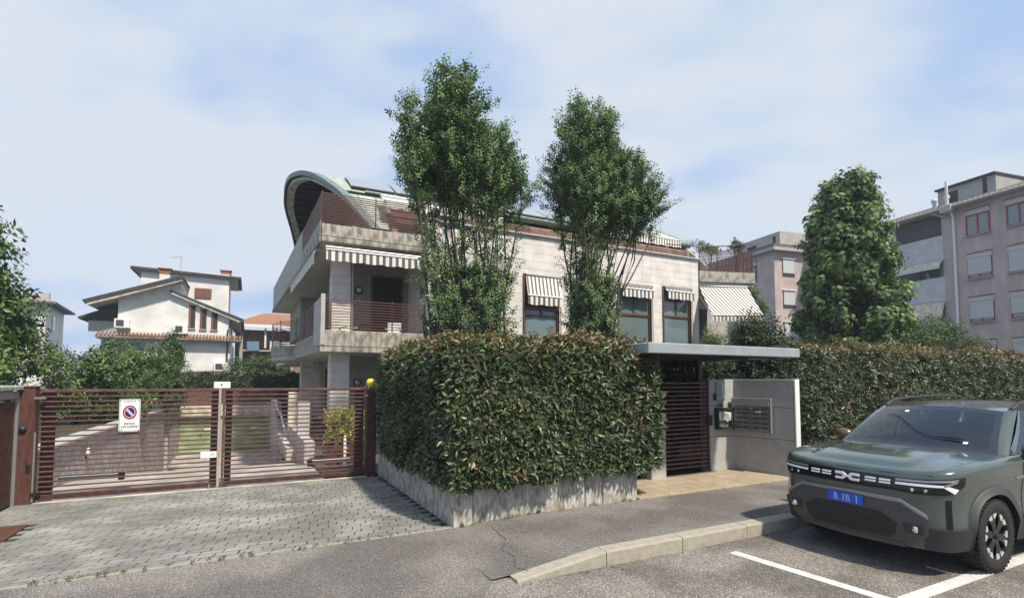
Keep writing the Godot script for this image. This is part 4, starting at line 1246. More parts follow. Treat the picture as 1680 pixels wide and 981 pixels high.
func white_house() -> void:
	var h := thing("white_house", "white rendered house with offset dark sloping roofs beyond the garages", "house", Vector3(0, 0, -42))
	part("ground_floor_wall", bx(Vector3(-4.9, 2.4, -5.0), Vector3(7.4, 4.6, 10)), M("white_wall"), h)
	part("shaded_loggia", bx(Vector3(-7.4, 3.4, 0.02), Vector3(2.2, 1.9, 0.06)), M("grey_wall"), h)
	var f := MB.new()
	f.prism(poly([[-7.75, 4.7], [-1.3, 4.7], [-1.3, 6.25], [-4.25, 7.62], [-4.25, 8.62], [-7.75, 7.3]]), at(0, 0, 0.0), 9.0)
	part("gable_wall", f.done(), M("white_wall"), h)
	# tower
	part("tower_wall", bx(Vector3(-4.3, 7.5, -5.6), Vector3(5.6, 5.0, 4.6)), M("white_wall"), h)
	var t := MB.new()
	t.prism(poly([[-7.7, 10.02], [-0.66, 9.82], [-0.66, 9.62], [-7.7, 9.82]]), at(0, 0, -2.95), 5.6)
	part("tower_roof", t.done(), M("roof_dark"), h)
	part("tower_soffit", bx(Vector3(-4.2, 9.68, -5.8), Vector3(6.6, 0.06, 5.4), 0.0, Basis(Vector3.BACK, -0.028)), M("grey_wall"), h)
	# left gable roof and right roof
	var r := MB.new()
	r.prism(poly([[-9.5, 6.93], [-4.2, 8.98], [-4.05, 8.82], [-4.12, 8.7], [-9.35, 6.7]]), at(0, 0, 0.75), 9.5)
	part("roof", r.done(), M("roof_dark"), h)
	r = MB.new()
	r.prism(poly([[-9.3, 6.72], [-4.15, 8.72], [-4.15, 8.6], [-9.2, 6.62]]), at(0, 0, 0.73), 9.3)
	part("roof_soffit", r.done(), M("lintel"), h)
	r = MB.new()
	r.prism(poly([[-4.9, 8.0], [-4.85, 7.86], [-0.45, 6.0], [-0.38, 6.22]]), at(0, 0, 0.34), 8.8)
	part("roof", r.done(), M("roof_dark"), h)
	r = MB.new()
	r.prism(poly([[-4.8, 7.86], [-4.8, 7.72], [-0.6, 5.95], [-0.55, 6.06]]), at(0, 0, 0.32), 8.6)
	part("roof_soffit", r.done(), M("lintel"), h)
	r = MB.new()
	r.prism(poly([[-10.1, 6.0], [-8.2, 6.85], [-8.1, 6.75], [-10.0, 5.86]]), at(0, 0, -1.0), 6.0)
	part("side_roof", r.done(), M("roof_dark"), h)
	part("balcony_rail", bx(Vector3(-8.6, 5.4, -0.6), Vector3(1.6, 0.7, 0.05)), M("grey_wall"), h)
	# tiled skirt roof between the floors
	part("skirt_slab", bx(Vector3(-4.65, 4.66, 0.05), Vector3(8.3, 0.1, 1.1)), M("terracotta"), h)
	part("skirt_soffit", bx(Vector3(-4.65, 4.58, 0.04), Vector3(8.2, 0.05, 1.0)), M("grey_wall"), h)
	t = MB.new()
	tiles(t, Vector3(-8.8, 4.98, 0.0), Vector3(-0.5, 4.98, 0.0), Vector3(0, -0.24, 0.6), 0.2)
	part("skirt_tiles", t.done(), M("roof_tile"), h).set_meta("kind", "stuff")
	for k in [[-3.78, -3.3, 5.45, 7.05], [-3.1, -2.62, 5.42, 6.82], [-2.42, -1.95, 5.42, 6.58]]:
		var w := part("window", bx(Vector3(k[0] + 0.26, (k[2] + k[3]) / 2, 0.02), Vector3(0.26, k[3] - k[2], 0.05)), M("dark"), h)
		part("shutter_leaf", bx(Vector3(k[0] + 0.07, (k[2] + k[3]) / 2, 0.06), Vector3(0.12, k[3] - k[2] + 0.06, 0.08)), M("shutter"), w)
		part("sill", bx(Vector3(k[0] + 0.2, k[2] - 0.04, 0.06), Vector3(0.46, 0.05, 0.12)), M("lintel"), w)
	var sw := part("shutter_pair", bx(Vector3(-3.2, 8.42, -3.27), Vector3(1.1, 0.72, 0.05)), M("dark"), h)
	for k in 2: part("shutter_leaf", bx(Vector3(-3.47 + k * 0.54, 8.42, -3.23), Vector3(0.52, 0.74, 0.05), 0.006), M("shutter"), sw)
	chimney(h, -5.3, 8.86, -0.6)
	chimney(h, -1.75, 9.75, -4.2)
	part("drainpipe", MB.new().tube([Vector3(-0.5, 6.0, 0.36), Vector3(-1.3, 5.7, 0.25), Vector3(-1.38, 5.3, 0.12), Vector3(-1.38, 0.6, 0.12)], 0.06, 6).done(), M("roof_dark"), h)
	var an := thing("tv_antenna", "thin television antenna on the white house roof", "antenna", Vector3(-4.6, 9.9, -44.5))
	part("mast", MB.new().tube([Vector3.ZERO, Vector3(0, 1.0, 0)], 0.018, 5).done(), M("steel_plain"), an)
	part("boom", MB.new().tube([Vector3(-0.7, 0.86, 0), Vector3(0.1, 1.0, 0)], 0.014, 5).done(), M("steel_plain"), an)
	for k in 5: part("element", MB.new().tube([Vector3(-0.6 + k * 0.14, 0.87 + k * 0.025, -0.25), Vector3(-0.6 + k * 0.14, 0.87 + k * 0.025, 0.25)], 0.008, 4).done(), M("steel_plain"), an)
	ac_unit(Vector3(-7.95 + 0.48, 5.28, -42), 0.0, "white air conditioner at the left end of the white house upper wall")
	ac_unit(Vector3(-4.2, 5.03, -42), 0.0, "white air conditioner just above the tiled skirt roof of the white house")
	ac_unit(Vector3(-1.75, 2.5, -42), 0.0, "white air conditioner low on the white house beside the drainpipe")

func tile_house() -> void:
	var h := thing("brick_balcony_house", "low house with orange tiled roof and a loggia with blue tarpaulin", "house", Vector3(0, 0, -50))
	part("wall", bx(Vector3(1.6, 2.6, -4.5), Vector3(5.4, 7.4, 7.0)), M("terracotta"), h)
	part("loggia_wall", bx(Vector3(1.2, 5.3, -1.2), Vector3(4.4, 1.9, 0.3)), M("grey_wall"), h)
	var r := MB.new()
	r.quad(Vector3(-1.4, 6.6, 0.8), Vector3(5.0, 6.6, 0.8), Vector3(5.0, 8.3, -5.0), Vector3(1.2, 8.3, -5.0), Vector3(0, 1, 1))
	r.tri(Vector3(-1.4, 6.6, 0.8), Vector3(1.2, 8.3, -5.0), Vector3(-1.4, 6.6, -9.0), Vector3(-1, 1, 0))
	part("roof", r.done(), M("roof_tile_orange"), h)
	part("eaves_fascia", bx(Vector3(1.8, 6.5, 0.8), Vector3(6.4, 0.26, 0.16)), M("white_metal"), h)
	part("balcony_slab", bx(Vector3(1.6, 4.4, -0.2), Vector3(4.6, 0.12, 1.6)), M("render_beige"), h)
	part("balcony_front", bx(Vector3(2.6, 4.85, 0.55), Vector3(2.0, 0.8, 0.06)), M("pale_parapet"), h)
	part("side_curtain", bx(Vector3(1.25, 5.5, 0.4), Vector3(0.16, 1.7, 0.1)), M("canvas_white"), h)
	for x in [-0.6, 3.4]: part("pillar", bx(Vector3(x, 3.8, 0.5), Vector3(0.25, 5.6, 0.25)), M("render_beige"), h)
	part("garage_door", bx(Vector3(0.75, 3.4, -0.95), Vector3(1.7, 1.6, 0.1)), M("brick"), h)
	part("garage_door", bx(Vector3(2.6, 3.4, -0.95), Vector3(1.5, 1.6, 0.1)), M("brick"), h)
	var t := thing("tarpaulin", "blue tarpaulin hanging over the loggia balcony of the brick house", "tarpaulin", Vector3(0.3, 4.7, -49.3))
	part("sheet", bx(Vector3(0, 0.05, 0), Vector3(0.95, 0.8, 0.1), 0.03, Basis(Vector3.BACK, 0.06)), M("tarp", Color(0.12, 0.2, 0.32), 0.6), t)

func far_house() -> void:
	var h := thing("far_house", "pale house with flat hipped roof far behind the left trees", "house", Vector3(-16.3, 0, -60), 0.09)
	part("wall", bx(Vector3(-3.4, 4.3, -4.0), Vector3(6.8, 9.0, 8.0), 0.0), M("white_wall"), h)
	part("roof", MB.new().prism(poly([[-7.6, 8.8], [0.7, 8.8], [0.3, 9.1], [-2.2, 10.0], [-5.5, 10.0]]), at(0, 0, 0.7), 9.4).done(), M("grey_wall"), h)
	part("eaves", bx(Vector3(-3.4, 8.75, -4.0), Vector3(8.4, 0.18, 9.6)), M("roof_tile_grey"), h)
	for k in 1:
		part("window", bx(Vector3(-0.9, 7.4, 0.02), Vector3(0.5, 1.3, 0.1)), M("pane"), h)
	part("window", bx(Vector3(0.02, 7.2, -3.2), Vector3(0.1, 1.4, 1.2)), M("pane"), h)
	part("chimney", bx(Vector3(-0.6, 9.6, -3), Vector3(0.6, 0.9, 0.6)), M("grey_wall"), h)

func flat_window(parent: Node, x: float, y0: float, y1: float, z: float, down: float, sash: Material, w := 1.5) -> void:
	# a window with its roller-blind box above, the blind let down by the share down
	var o := Node3D.new()
	o.name = "window"
	parent.add_child(o, true)
	var ym := (y0 + y1) * 0.5
	part("recess", bx(Vector3(x, ym, z + 0.01), Vector3(w, y1 - y0, 0.04)), M("dark"), o)
	part("pane", bx(Vector3(x, ym, z + 0.035), Vector3(w - 0.1, y1 - y0 - 0.1, 0.02)), M("pane"), o)
	var fr := MB.new()
	for k in [-0.5, 0.0, 0.5]: fr.box(Vector3(x + k * (w - 0.08), ym, z + 0.055), Vector3(0.09, y1 - y0, 0.05))
	for y in [y0 + 0.045, y1 - 0.045]: fr.box(Vector3(x, y, z + 0.053), Vector3(w, 0.09, 0.05))
	part("sash_frame", fr.done(), sash, o)
	part("blind_box", bx(Vector3(x, y1 + 0.2, z + 0.05), Vector3(w + 0.06, 0.36, 0.1), 0.01), M("box_grey", Color(0.5, 0.45, 0.43), 0.8), o)
	part("blind_lip", bx(Vector3(x, y1 + 0.4, z + 0.07), Vector3(w + 0.12, 0.05, 0.14)), M("roof_dark"), o)
	part("sill", bx(Vector3(x, y0 - 0.03, z + 0.1), Vector3(w + 0.2, 0.06, 0.2)), M("grey_wall"), o)
	if down > 0.0:
		var n := int(down * 14)
		var h := (y1 - y0) * down / maxf(n, 1)
		for i in n: part("blind_slat", bx(Vector3(x, y1 - (i + 0.5) * h, z + 0.09), Vector3(w - 0.04, h * 0.94, 0.02)), M("roller"), o)

func pink_block() -> void:
	var th := -1.7295
	var h := thing("pink_apartment_block", "tall pink rendered apartment block with white downpipe at the right", "apartment block", Vector3(47.8, 0, -18.3), th)
	part("wall", bx(Vector3(3.4, 7.5, -6.0), Vector3(9.2, 15.2, 12.0)), M("pink_wall"), h)
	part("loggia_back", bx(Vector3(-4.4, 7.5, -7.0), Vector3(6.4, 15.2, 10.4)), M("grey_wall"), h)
	part("loggia_pier", bx(Vector3(-1.62, 7.5, -0.6), Vector3(0.75, 15.2, 1.3)), M("grey_wall"), h)
	part("loggia_pier", bx(Vector3(-5.75, 7.5, -0.5), Vector3(0.3, 15.2, 1.2)), M("pale_parapet"), h)
	part("left_wall", bx(Vector3(-12.6, 7.5, -6.0), Vector3(10.0, 15.2, 11.6)), M("pink_wall"), h)
	for f in 5:
		var y := 11.3 - f * 3.25 + 0.0
		part("loggia_parapet", bx(Vector3(-3.75, y + 0.92, 0.02), Vector3(3.7, 1.85, 0.14)), M("pale_parapet"), h)
		part("loggia_parapet", bx(Vector3(-6.7, y + 0.92, 0.02), Vector3(1.5, 1.85, 0.14)), M("pale_parapet"), h)
		part("slab_edge", bx(Vector3(-4.5, y - 0.1, -0.7), Vector3(6.0, 0.16, 1.6)), M("grey_wall"), h)
		part("back_window", bx(Vector3(-3.6, y + 2.3, -1.76), Vector3(2.6, 1.6, 0.06)), M("pane"), h)
		part("window_post", bx(Vector3(-3.2, y + 2.3, -1.7), Vector3(0.3, 1.6, 0.08)), M("white_metal"), h)
	part("mesh_screen", bx(Vector3(-3.75, 14.0, -0.1), Vector3(3.5, 1.65, 0.04)), M("screen", Color(0.07, 0.065, 0.06), 0.8, 0.0, "mottle", V3(0.3)), h)
	for k in 6:
		for c in 4:
			var y0: float = [12.62, 9.35, 6.12, 2.9, -0.3, -3.5][k]
			if y0 < 0: continue
			var dn: float = [[0.0, 0.0, 0.5, 0.0], [0.78, 0.95, 0.3, 0.6], [0.82, 0.75, 0.4, 0.6], [0.6, 0.7, 0.2, 0.9]][k][c]
			flat_window(h, 0.42 + c * 2.6 - (0.1 if c == 1 else 0.0), y0, y0 + 1.5, 0.0, dn, M("sash_red"))
	# pitched tiled roof with eaves
	var r := MB.new()
	r.quad(Vector3(-17.6, 15.05, 0.7), Vector3(8.6, 15.05, 0.7), Vector3(8.6, 17.3, -6), Vector3(-17.6, 17.3, -6), Vector3(0, 1, 0.3))
	r.quad(Vector3(-17.6, 15.05, -12.7), Vector3(8.6, 15.05, -12.7), Vector3(8.6, 17.3, -6), Vector3(-17.6, 17.3, -6), Vector3(0, 1, -0.3))
	part("roof", r.done(), M("roof_tile_grey"), h)
	r = MB.new()
	tiles(r, Vector3(-17.6, 17.32, -6), Vector3(8.6, 17.32, -6), Vector3(0, -2.25, 6.74), 0.34)
	part("roof_tiles", r.done(), M("roof_tile_grey"), h).set_meta("kind", "stuff")
	for x in [7.95, -17.5]: part("gable_wall", MB.new().prism(poly([[0.0, 15.0], [12.0, 15.0], [6.0, 17.2]]), Transform3D(Basis(Vector3.FORWARD, Vector3.UP, Vector3.RIGHT), Vector3(x, 0, 0)), 0.2).done(), M("pink_wall"), h)
	part("eaves", bx(Vector3(-4.5, 14.98, 0.2), Vector3(26.0, 0.12, 1.1)), M("grey_wall"), h)
	part("gutter", MB.new().tube([Vector3(-17.6, 15.0, 0.78), Vector3(8.6, 15.0, 0.78)], 0.1, 6).done(), M("grey_wall"), h)
	part("downpipe", MB.new().tube([Vector3(-1.12, 0.5, 0.12), Vector3(-1.12, 14.3, 0.12), Vector3(-1.1, 15.2, 0.75), Vector3(-1.1, 17.0, 0.75)], 0.095, 8).done(), M("white_metal"), h)
	part("elbow_box", bx(Vector3(-1.15, 14.9, 0.75), Vector3(0.8, 0.6, 0.5), 0.05), M("grey_wall"), h)
	part("side_gutter_pipe", MB.new().tube([Vector3(-2.3, 14.9, 0.7), Vector3(-1.7, 14.5, 0.3), Vector3(-1.3, 14.4, 0.15)], 0.09, 6).done(), M("grey_wall"), h)
	part("penthouse", bx(Vector3(-1.5, 15.9, -4.6), Vector3(4.0, 3.0, 5.0)), M("grey_wall"), h)
	part("penthouse_roof", bx(Vector3(-1.5, 17.45, -4.5), Vector3(4.2, 0.14, 5.3)), M("roof_dark"), h)
	part("penthouse_slot", bx(Vector3(-0.2, 16.7, -2.09), Vector3(0.25, 1.2, 0.06)), M("dark"), h)
	part("penthouse_window", bx(Vector3(-2.5, 16.6, -2.09), Vector3(0.9, 0.9, 0.06)), M("dark"), h)
	for k in 2:
		var v := part("roof_vent", MB.new().lathe([Vector2(0.14, -0.6), Vector2(0.14, 0.2), Vector2(0.22, 0.28), Vector2(0.19, 0.48), Vector2(0.0, 0.56)], 10, at([-2.9, -2.0, -3.9][k], 15.9, -0.7)).done(), M("canvas_white" if k < 2 else "roof_dark"), h)
	# awnings of the loggias
	var n := ["half rolled cream loggia awning on the upper floor of the pink block", "large cream awning let fully down over a lower loggia of the pink block"]
	for k in 2:
		var t := thing("loggia_awning", n[k], "awning", Vector3(47.8, 0, -18.3), th, "awnings of the pink block")
		var yt: float = [11.25, 7.95][k]
		var yd: float = [0.5, 2.1][k]
		var out: float = [0.55, 0.9][k]
		var b := MB.new()
		b.grid([PackedVector3Array([Vector3(-5.6, yt, 0.1), Vector3(-1.95, yt, 0.1)]), PackedVector3Array([Vector3(-5.6, yt - yd, out), Vector3(-1.95, yt - yd, out)])], Vector3(0, -50, -50), false)
		part("canvas", b.done(), M("canvas_cream"), t)
		part("front_bar", MB.new().tube([Vector3(-5.6, yt - yd, out), Vector3(-1.95, yt - yd, out)], 0.04, 6).done(), M("white_metal"), t)
		b = MB.new()
		b.grid([PackedVector3Array([Vector3(-5.6, yt - yd, out), Vector3(-1.95, yt - yd, out)]), PackedVector3Array([Vector3(-5.6, yt - yd - 0.22, out), Vector3(-1.95, yt - yd - 0.22, out)])], Vector3(-3, 5, -50), false)
		part("valance", b.done(), M("canvas_white"), t)

func far_block() -> void:
	var th := -1.7295
	var h := thing("far_apartment_block", "second pink grey apartment block, further away between terrace and tree", "apartment block", Vector3(45.1, 0, -32.6), th)
	# its corner stands at the origin; local -x runs away along the left face, -z along the right face
	part("wall", bx(Vector3(-7.0, 7.0, -8.0), Vector3(14.0, 14.8, 16.0)), M("pink_wall"), h)
	part("eaves", bx(Vector3(-7.0, 14.5, -8.0), Vector3(15.2, 0.3, 17.2)), M("grey_wall"), h)
	part("cornice", bx(Vector3(-7.0, 14.85, -8.0), Vector3(14.6, 0.4, 16.6)), M("roof_tile_grey"), h)
	part("penthouse", bx(Vector3(-3.4, 15.8, -4.5), Vector3(5.4, 1.7, 6.0)), M("grey_wall"), h)
	part("penthouse_window", bx(Vector3(-4.4, 15.6, -1.47), Vector3(1.2, 0.8, 0.06)), M("dark"), h)
	part("penthouse_slot", bx(Vector3(-1.4, 15.8, -1.47), Vector3(0.3, 1.0, 0.06)), M("dark"), h)
	for k in 4:
		var y0: float = [11.9, 8.8, 5.7, 2.6][k]
		flat_window(h, -3.0, y0, y0 + 1.5, 0.0, [0.0, 0.7, 0.0, 0.5][k], M("roof_dark"))
	for k in 4:
		for c in 2:
			var y0: float = [12.0, 8.9, 5.8, 2.7][k]
			# the right face: turn the window round the corner
			var w := Node3D.new()
			w.name = "right_bay"
			h.add_child(w, true)
			w.transform = Transform3D(Basis(Vector3.UP, PI / 2), Vector3(0, 0, 0))
			var x := 1.7 + c * 3.6
			part("recess", bx(Vector3(x, y0 + 0.8, 0.01), Vector3(1.5, 1.7, 0.06)), M("dark"), w)
			part("blind", bx(Vector3(x, y0 + 0.95, 0.06), Vector3(1.4, 1.35, 0.05)), M("roller"), w)
			part("blind_lip", bx(Vector3(x, y0 + 1.7, 0.1), Vector3(1.6, 0.08, 0.16)), M("white_metal"), w)

# ------------------------------------------------------------------ plants
func sprig(n: int, l: float, w: float, stem: float, droop: float, sd: int) -> ArrayMesh:  # a twig end along +y with n leaves
	var r := RandomNumberGenerator.new()
	r.seed = sd
	var b := MB.new()
	for i in n:
		var f := (i + 0.6) / n
		var a := i * 2.4 + r.randf_range(-0.5, 0.5)
		var up := lerpf(0.1, 0.9, f) + r.randf_range(-0.25, 0.25) - droop
		var d := Vector3(cos(a), up, sin(a)).normalized()
		var nn := (Vector3.UP + d * -d.y + Vector3(r.randf_range(-0.4, 0.4), 0, r.randf_range(-0.4, 0.4))).normalized()
		var k := r.randf_range(0.75, 1.15)
		b.leaf(Vector3(0, stem * f, 0) + d * l * 0.12, d, nn, l * k, w * k)
	return b.done()

func lobed_sprig(n: int, l: float, sd: int) -> ArrayMesh:  # hanging star-shaped leaves
	var r := RandomNumberGenerator.new()
	r.seed = sd
	var b := MB.new()
	for i in n:
		var a := i * 2.4 + r.randf_range(-0.5, 0.5)
		var d := Vector3(cos(a), r.randf_range(-0.7, 0.1), sin(a)).normalized()
		var nn := (Vector3.UP - d * d.y + d * 0.3).normalized()
		var c := Vector3(0, i * 0.03, 0) + d * l * 0.5
		var s := d.cross(nn)
		for q in 5:
			var g := (q - 2) * 0.75
			var dd := (d * cos(g) + s * sin(g)).normalized()
			var ll: float = l * [0.5, 0.75, 0.9, 0.75, 0.5][q] * r.randf_range(0.85, 1.1)
			var sd2 := dd.cross(nn) * ll * 0.24
			var m := c + dd * ll * 0.4
			b.tri(c, m + sd2, c + dd * ll - nn * ll * 0.15, nn)
			b.tri(c, c + dd * ll - nn * ll * 0.15, m - sd2, nn)
	return b.done()

func facing(p: Vector3, d: Vector3, s: float) -> Transform3D:  # +y along d, turned at random round it
	var y := d.normalized()
	var x := y.cross(Vector3(0.31, 0.2, 0.93)).normalized()
	return Transform3D(Basis(x, y, x.cross(y)) * Basis(Vector3.UP, rnd(0, TAU)) * Basis.from_scale(V3(s)), p)

func foliage(parent: Node, meshes: Array, where: Array, cols: Array, m: Material, called := "foliage") -> void:
	for v in meshes.size():
		var idx := []
		for i in where.size():
			if i % meshes.size() == v: idx.append(i)
		if idx.is_empty(): continue
		var mm := MultiMesh.new()
		mm.transform_format = MultiMesh.TRANSFORM_3D
		mm.use_colors = true
		mm.mesh = meshes[v]
		mm.instance_count = idx.size()
		for k in idx.size():
			mm.set_instance_transform(k, where[idx[k]])
			mm.set_instance_color(k, cols[idx[k]])
		var o := MultiMeshInstance3D.new()
		o.name = called
		o.multimesh = mm
		o.material_override = m
		o.set_meta("kind", "stuff")
		parent.add_child(o, true)

func shade(base: Color, v: float) -> Color:
	var f := rnd(1.0 - v, 1.0 + v)
	return Color(base.r * f * rnd(0.9, 1.12), base.g * f, base.b * f * rnd(0.85, 1.15))

func lump(p: Vector3) -> float:
	return 0.5 * sin(p.x * 2.3 + 1.0) * sin(p.y * 2.9 + p.z * 1.3) + 0.5 * sin(p.z * 2.7 + p.x * 1.1 + 2.0) * sin(p.y * 1.7)

func box_hedge(h: Node3D, lo: Vector3, hi: Vector3, meshes: Array, count: int, dark: Color, light: Color, young: Color, young_band: float, faces: Array, rough: float, single := 0) -> void:
	# faces: list of [axis, sign, share]; sprigs stand on the sides of the clipped box and a little inside
	var where := []
	var cols := []
	var c := (lo + hi) * 0.5
	var s := (hi - lo) * 0.5
	var leaf_at := []
	for i in count:
		var f: Array = faces[0]
		var q := R.randf()
		for e in faces:
			f = e
			q -= e[2]
			if q < 0.0: break
		var ax: int = f[0]
		var p := Vector3(rnd(-1, 1), rnd(-1, 1), rnd(-1, 1))
		p[ax] = f[1]
		var d := Vector3()
		d[ax] = f[1]
		var w := Vector3(p.x * s.x, p.y * s.y, p.z * s.z)
		# round the edges
		var rad := 0.4
		var inner := Vector3(clampf(w.x, -s.x + rad, s.x - rad), clampf(w.y, -s.y - 1.0, s.y - rad), clampf(w.z, -s.z + rad, s.z - rad))
		var o := w - inner
		if o.length() > 0.001:
			d = (d * 0.3 + o.normalized()).normalized()
			w = inner + o.normalized() * minf(o.length(), rad)
		var depth := pow(R.randf(), 1.6) * 0.24
		w += d * (lump(c + w) * rough - depth)
		var g := (d * 0.75 + Vector3(rnd(-1, 1), rnd(-0.5, 1.0), rnd(-1, 1)) * 0.75 + Vector3(0, 0.3, 0))
		var col := shade(dark.lerp(light, pow(R.randf(), 1.8)), 0.25)
		if R.randf() < 0.05: col = shade(Color(0.12, 0.09, 0.05), 0.3)
		var band := hi.y - (c.y + w.y)
		if R.randf() < clampf(1.0 - band / young_band, 0.0, 1.0) * 0.8 or R.randf() < 0.02:
			col = shade(young.lerp(light, R.randf() * 0.5), 0.25)
			g += Vector3(0, 0.9, 0) if band < young_band else Vector3.ZERO
		var t := facing(c + w, g, rnd(0.65, 1.3))
		if leaf_at.size() < single and depth < 0.02 and f[0] == 2:
			leaf_at.append([t, col])
		else:
			where.append(t)
			cols.append(col)
	for i in 70 if single > 0 else 110:  # stray shoots above the clipped top
		var p := Vector3(rnd(lo.x + 0.3, hi.x - 0.3), hi.y + rnd(0.0, 0.07), rnd(lo.z + 0.2, hi.z - 0.1))
		for k in 2:
			where.append(facing(p + Vector3(0, 0.07 * k, 0), Vector3(rnd(-0.3, 0.3), 1, rnd(-0.3, 0.3)), rnd(0.6, 0.9)))
			cols.append(shade(young, 0.25))
	foliage(h, meshes, where, cols, mats["leaf_gloss"])
	if single > 0:
		var lm := []
		for v in 3:
			var b := MB.new()
			b.leaf(Vector3.ZERO, Vector3(0.1 * v, 0.9, 0.45).normalized(), Vector3(0, -0.4, 0.9).normalized(), 0.1, 0.038)
			lm.append(b.done())
		var ms := []
		for v in 5:
			var m := StandardMaterial3D.new()
			m.albedo_color = dark.lerp(light, v / 4.0).linear_to_srgb()
			m.roughness = 0.33
			m.backlight_enabled = true
			m.backlight = Color(0.5, 0.68, 0.25)
			ms.append(m)
		for i in leaf_at.size():
			var t: Transform3D = leaf_at[i][0]
			t.origin += Vector3(0, 0, 0.03)
			part("leaf", lm[i % 3], ms[R.randi() % 5], h, t)

func big_hedge() -> void:
	var h := thing("photinia_hedge", "big clipped evergreen hedge with reddish top shoots on the low wall", "hedge")
	var sp := []
	for k in 5: sp.append(sprig(7, 0.1, 0.039, 0.085, 0.15, 100 + k))
	var lo := Vector3(2.17, 0.5, -9.8)
	var hi := Vector3(5.62, 2.36, -5.86)
	box_hedge(h, lo, hi, sp, 16500, Color(0.036, 0.058, 0.024), Color(0.14, 0.19, 0.075), Color(0.23, 0.125, 0.075), 0.42, [[2, 1, 0.4], [0, -1, 0.25], [1, 1, 0.25], [0, 1, 0.1]], 0.1, 300)
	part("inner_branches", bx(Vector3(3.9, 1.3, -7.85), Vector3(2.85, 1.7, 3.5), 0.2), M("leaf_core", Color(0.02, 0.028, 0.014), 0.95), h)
	for i in 26:
		var p := Vector3(rnd(2.5, 5.2), 0.55, rnd(-9.4, -6.2))
		part("stem", MB.new().tube([p, p + Vector3(rnd(-0.1, 0.1), 0.9, rnd(-0.1, 0.1)), p + Vector3(rnd(-0.2, 0.2), 1.75, rnd(-0.2, 0.2))], [0.022, 0.016, 0.008], 5).done(), M("twig"), h)

func right_hedge() -> void:
	var h := thing("photinia_hedge", "long clipped hedge with reddish top behind the parked car", "hedge")
	var sp := []
	for k in 5: sp.append(sprig(7, 0.105, 0.036, 0.09, 0.15, 120 + k))
	box_hedge(h, Vector3(10.3, 0.1, -8.2), Vector3(23.0, 2.56, -6.75), sp, 13000, Color(0.036, 0.054, 0.024), Color(0.125, 0.16, 0.065), Color(0.23, 0.125, 0.075), 0.42, [[2, 1, 0.66], [1, 1, 0.28], [0, -1, 0.06]], 0.08)
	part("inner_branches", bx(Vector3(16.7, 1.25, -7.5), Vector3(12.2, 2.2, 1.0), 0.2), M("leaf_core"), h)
	for i in 20:
		var p := Vector3(rnd(9.4, 20.0), 0.05, rnd(-7.8, -7.1))
		part("stem", MB.new().tube([p, p + Vector3(rnd(-0.1, 0.1), 1.2, rnd(-0.1, 0.1)), p + Vector3(rnd(-0.2, 0.2), 2.2, rnd(-0.2, 0.2))], [0.03, 0.02, 0.01], 5).done(), M("twig"), h)
	# the part of the planting behind the entrance
	var e := thing("entrance_shrubbery", "dark shrubbery filling the space behind the pedestrian gate and letterbox wall", "shrubs")
	sp = []
	for k in 3: sp.append(sprig(8, 0.09, 0.034, 0.1, 0.1, 140 + k))
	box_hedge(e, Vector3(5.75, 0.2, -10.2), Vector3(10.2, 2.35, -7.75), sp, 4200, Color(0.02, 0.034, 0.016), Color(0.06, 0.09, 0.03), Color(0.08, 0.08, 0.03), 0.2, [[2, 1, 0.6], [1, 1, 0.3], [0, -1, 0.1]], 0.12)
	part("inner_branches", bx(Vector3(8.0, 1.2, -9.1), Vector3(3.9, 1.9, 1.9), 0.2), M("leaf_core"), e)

func back_hedge() -> void:
	var sp := []
	for k in 3: sp.append(sprig(8, 0.17, 0.08, 0.12, 0.1, 160 + k))
	var h := thing("garden_hedge", "low clipped green hedge in front of the white house", "hedge")
	box_hedge(h, Vector3(-6.0, 0.6, -38.0), Vector3(3.2, 2.15, -36.8), sp, 2600, Color(0.03, 0.05, 0.018), Color(0.08, 0.11, 0.035), Color(0.12, 0.1, 0.04), 0.15, [[2, 1, 0.65], [1, 1, 0.35]], 0.08)
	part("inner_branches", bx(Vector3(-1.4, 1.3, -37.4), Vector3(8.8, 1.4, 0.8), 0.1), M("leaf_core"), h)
	h = thing("garden_shrub", "loose green shrub rising above the hedge below the brick house", "shrub")
	var w := []
	var c := []
	clump(w, c, Vector3(0.6, 2.7, -39.5), Vector3(2.1, 0.8, 0.8), 420, Color(0.05, 0.08, 0.025), Color(0.12, 0.16, 0.05), 0.2)
	foliage(h, sp, w, c, mats["leaf_matt"])
	part("trunk", MB.new().tube([Vector3(0.6, 0.6, -39.5), Vector3(0.6, 2.5, -39.5)], 0.08, 6).done(), M("bark"), h)

func clump(where: Array, cols: Array, c: Vector3, r: Vector3, n: int, dark: Color, light: Color, up: float) -> void:
	for i in n:
		var d := Vector3(R.randfn(), R.randfn(), R.randfn()).normalized()
		var k := pow(R.randf(), 0.4)
		var p := c + Vector3(d.x * r.x, d.y * r.y, d.z * r.z) * k
		where.append(facing(p, d + Vector3(rnd(-0.5, 0.5), up + rnd(-0.3, 0.5), rnd(-0.5, 0.5)), rnd(0.75, 1.25)))
		cols.append(shade(dark.lerp(light, pow(R.randf(), 1.5)), 0.25))

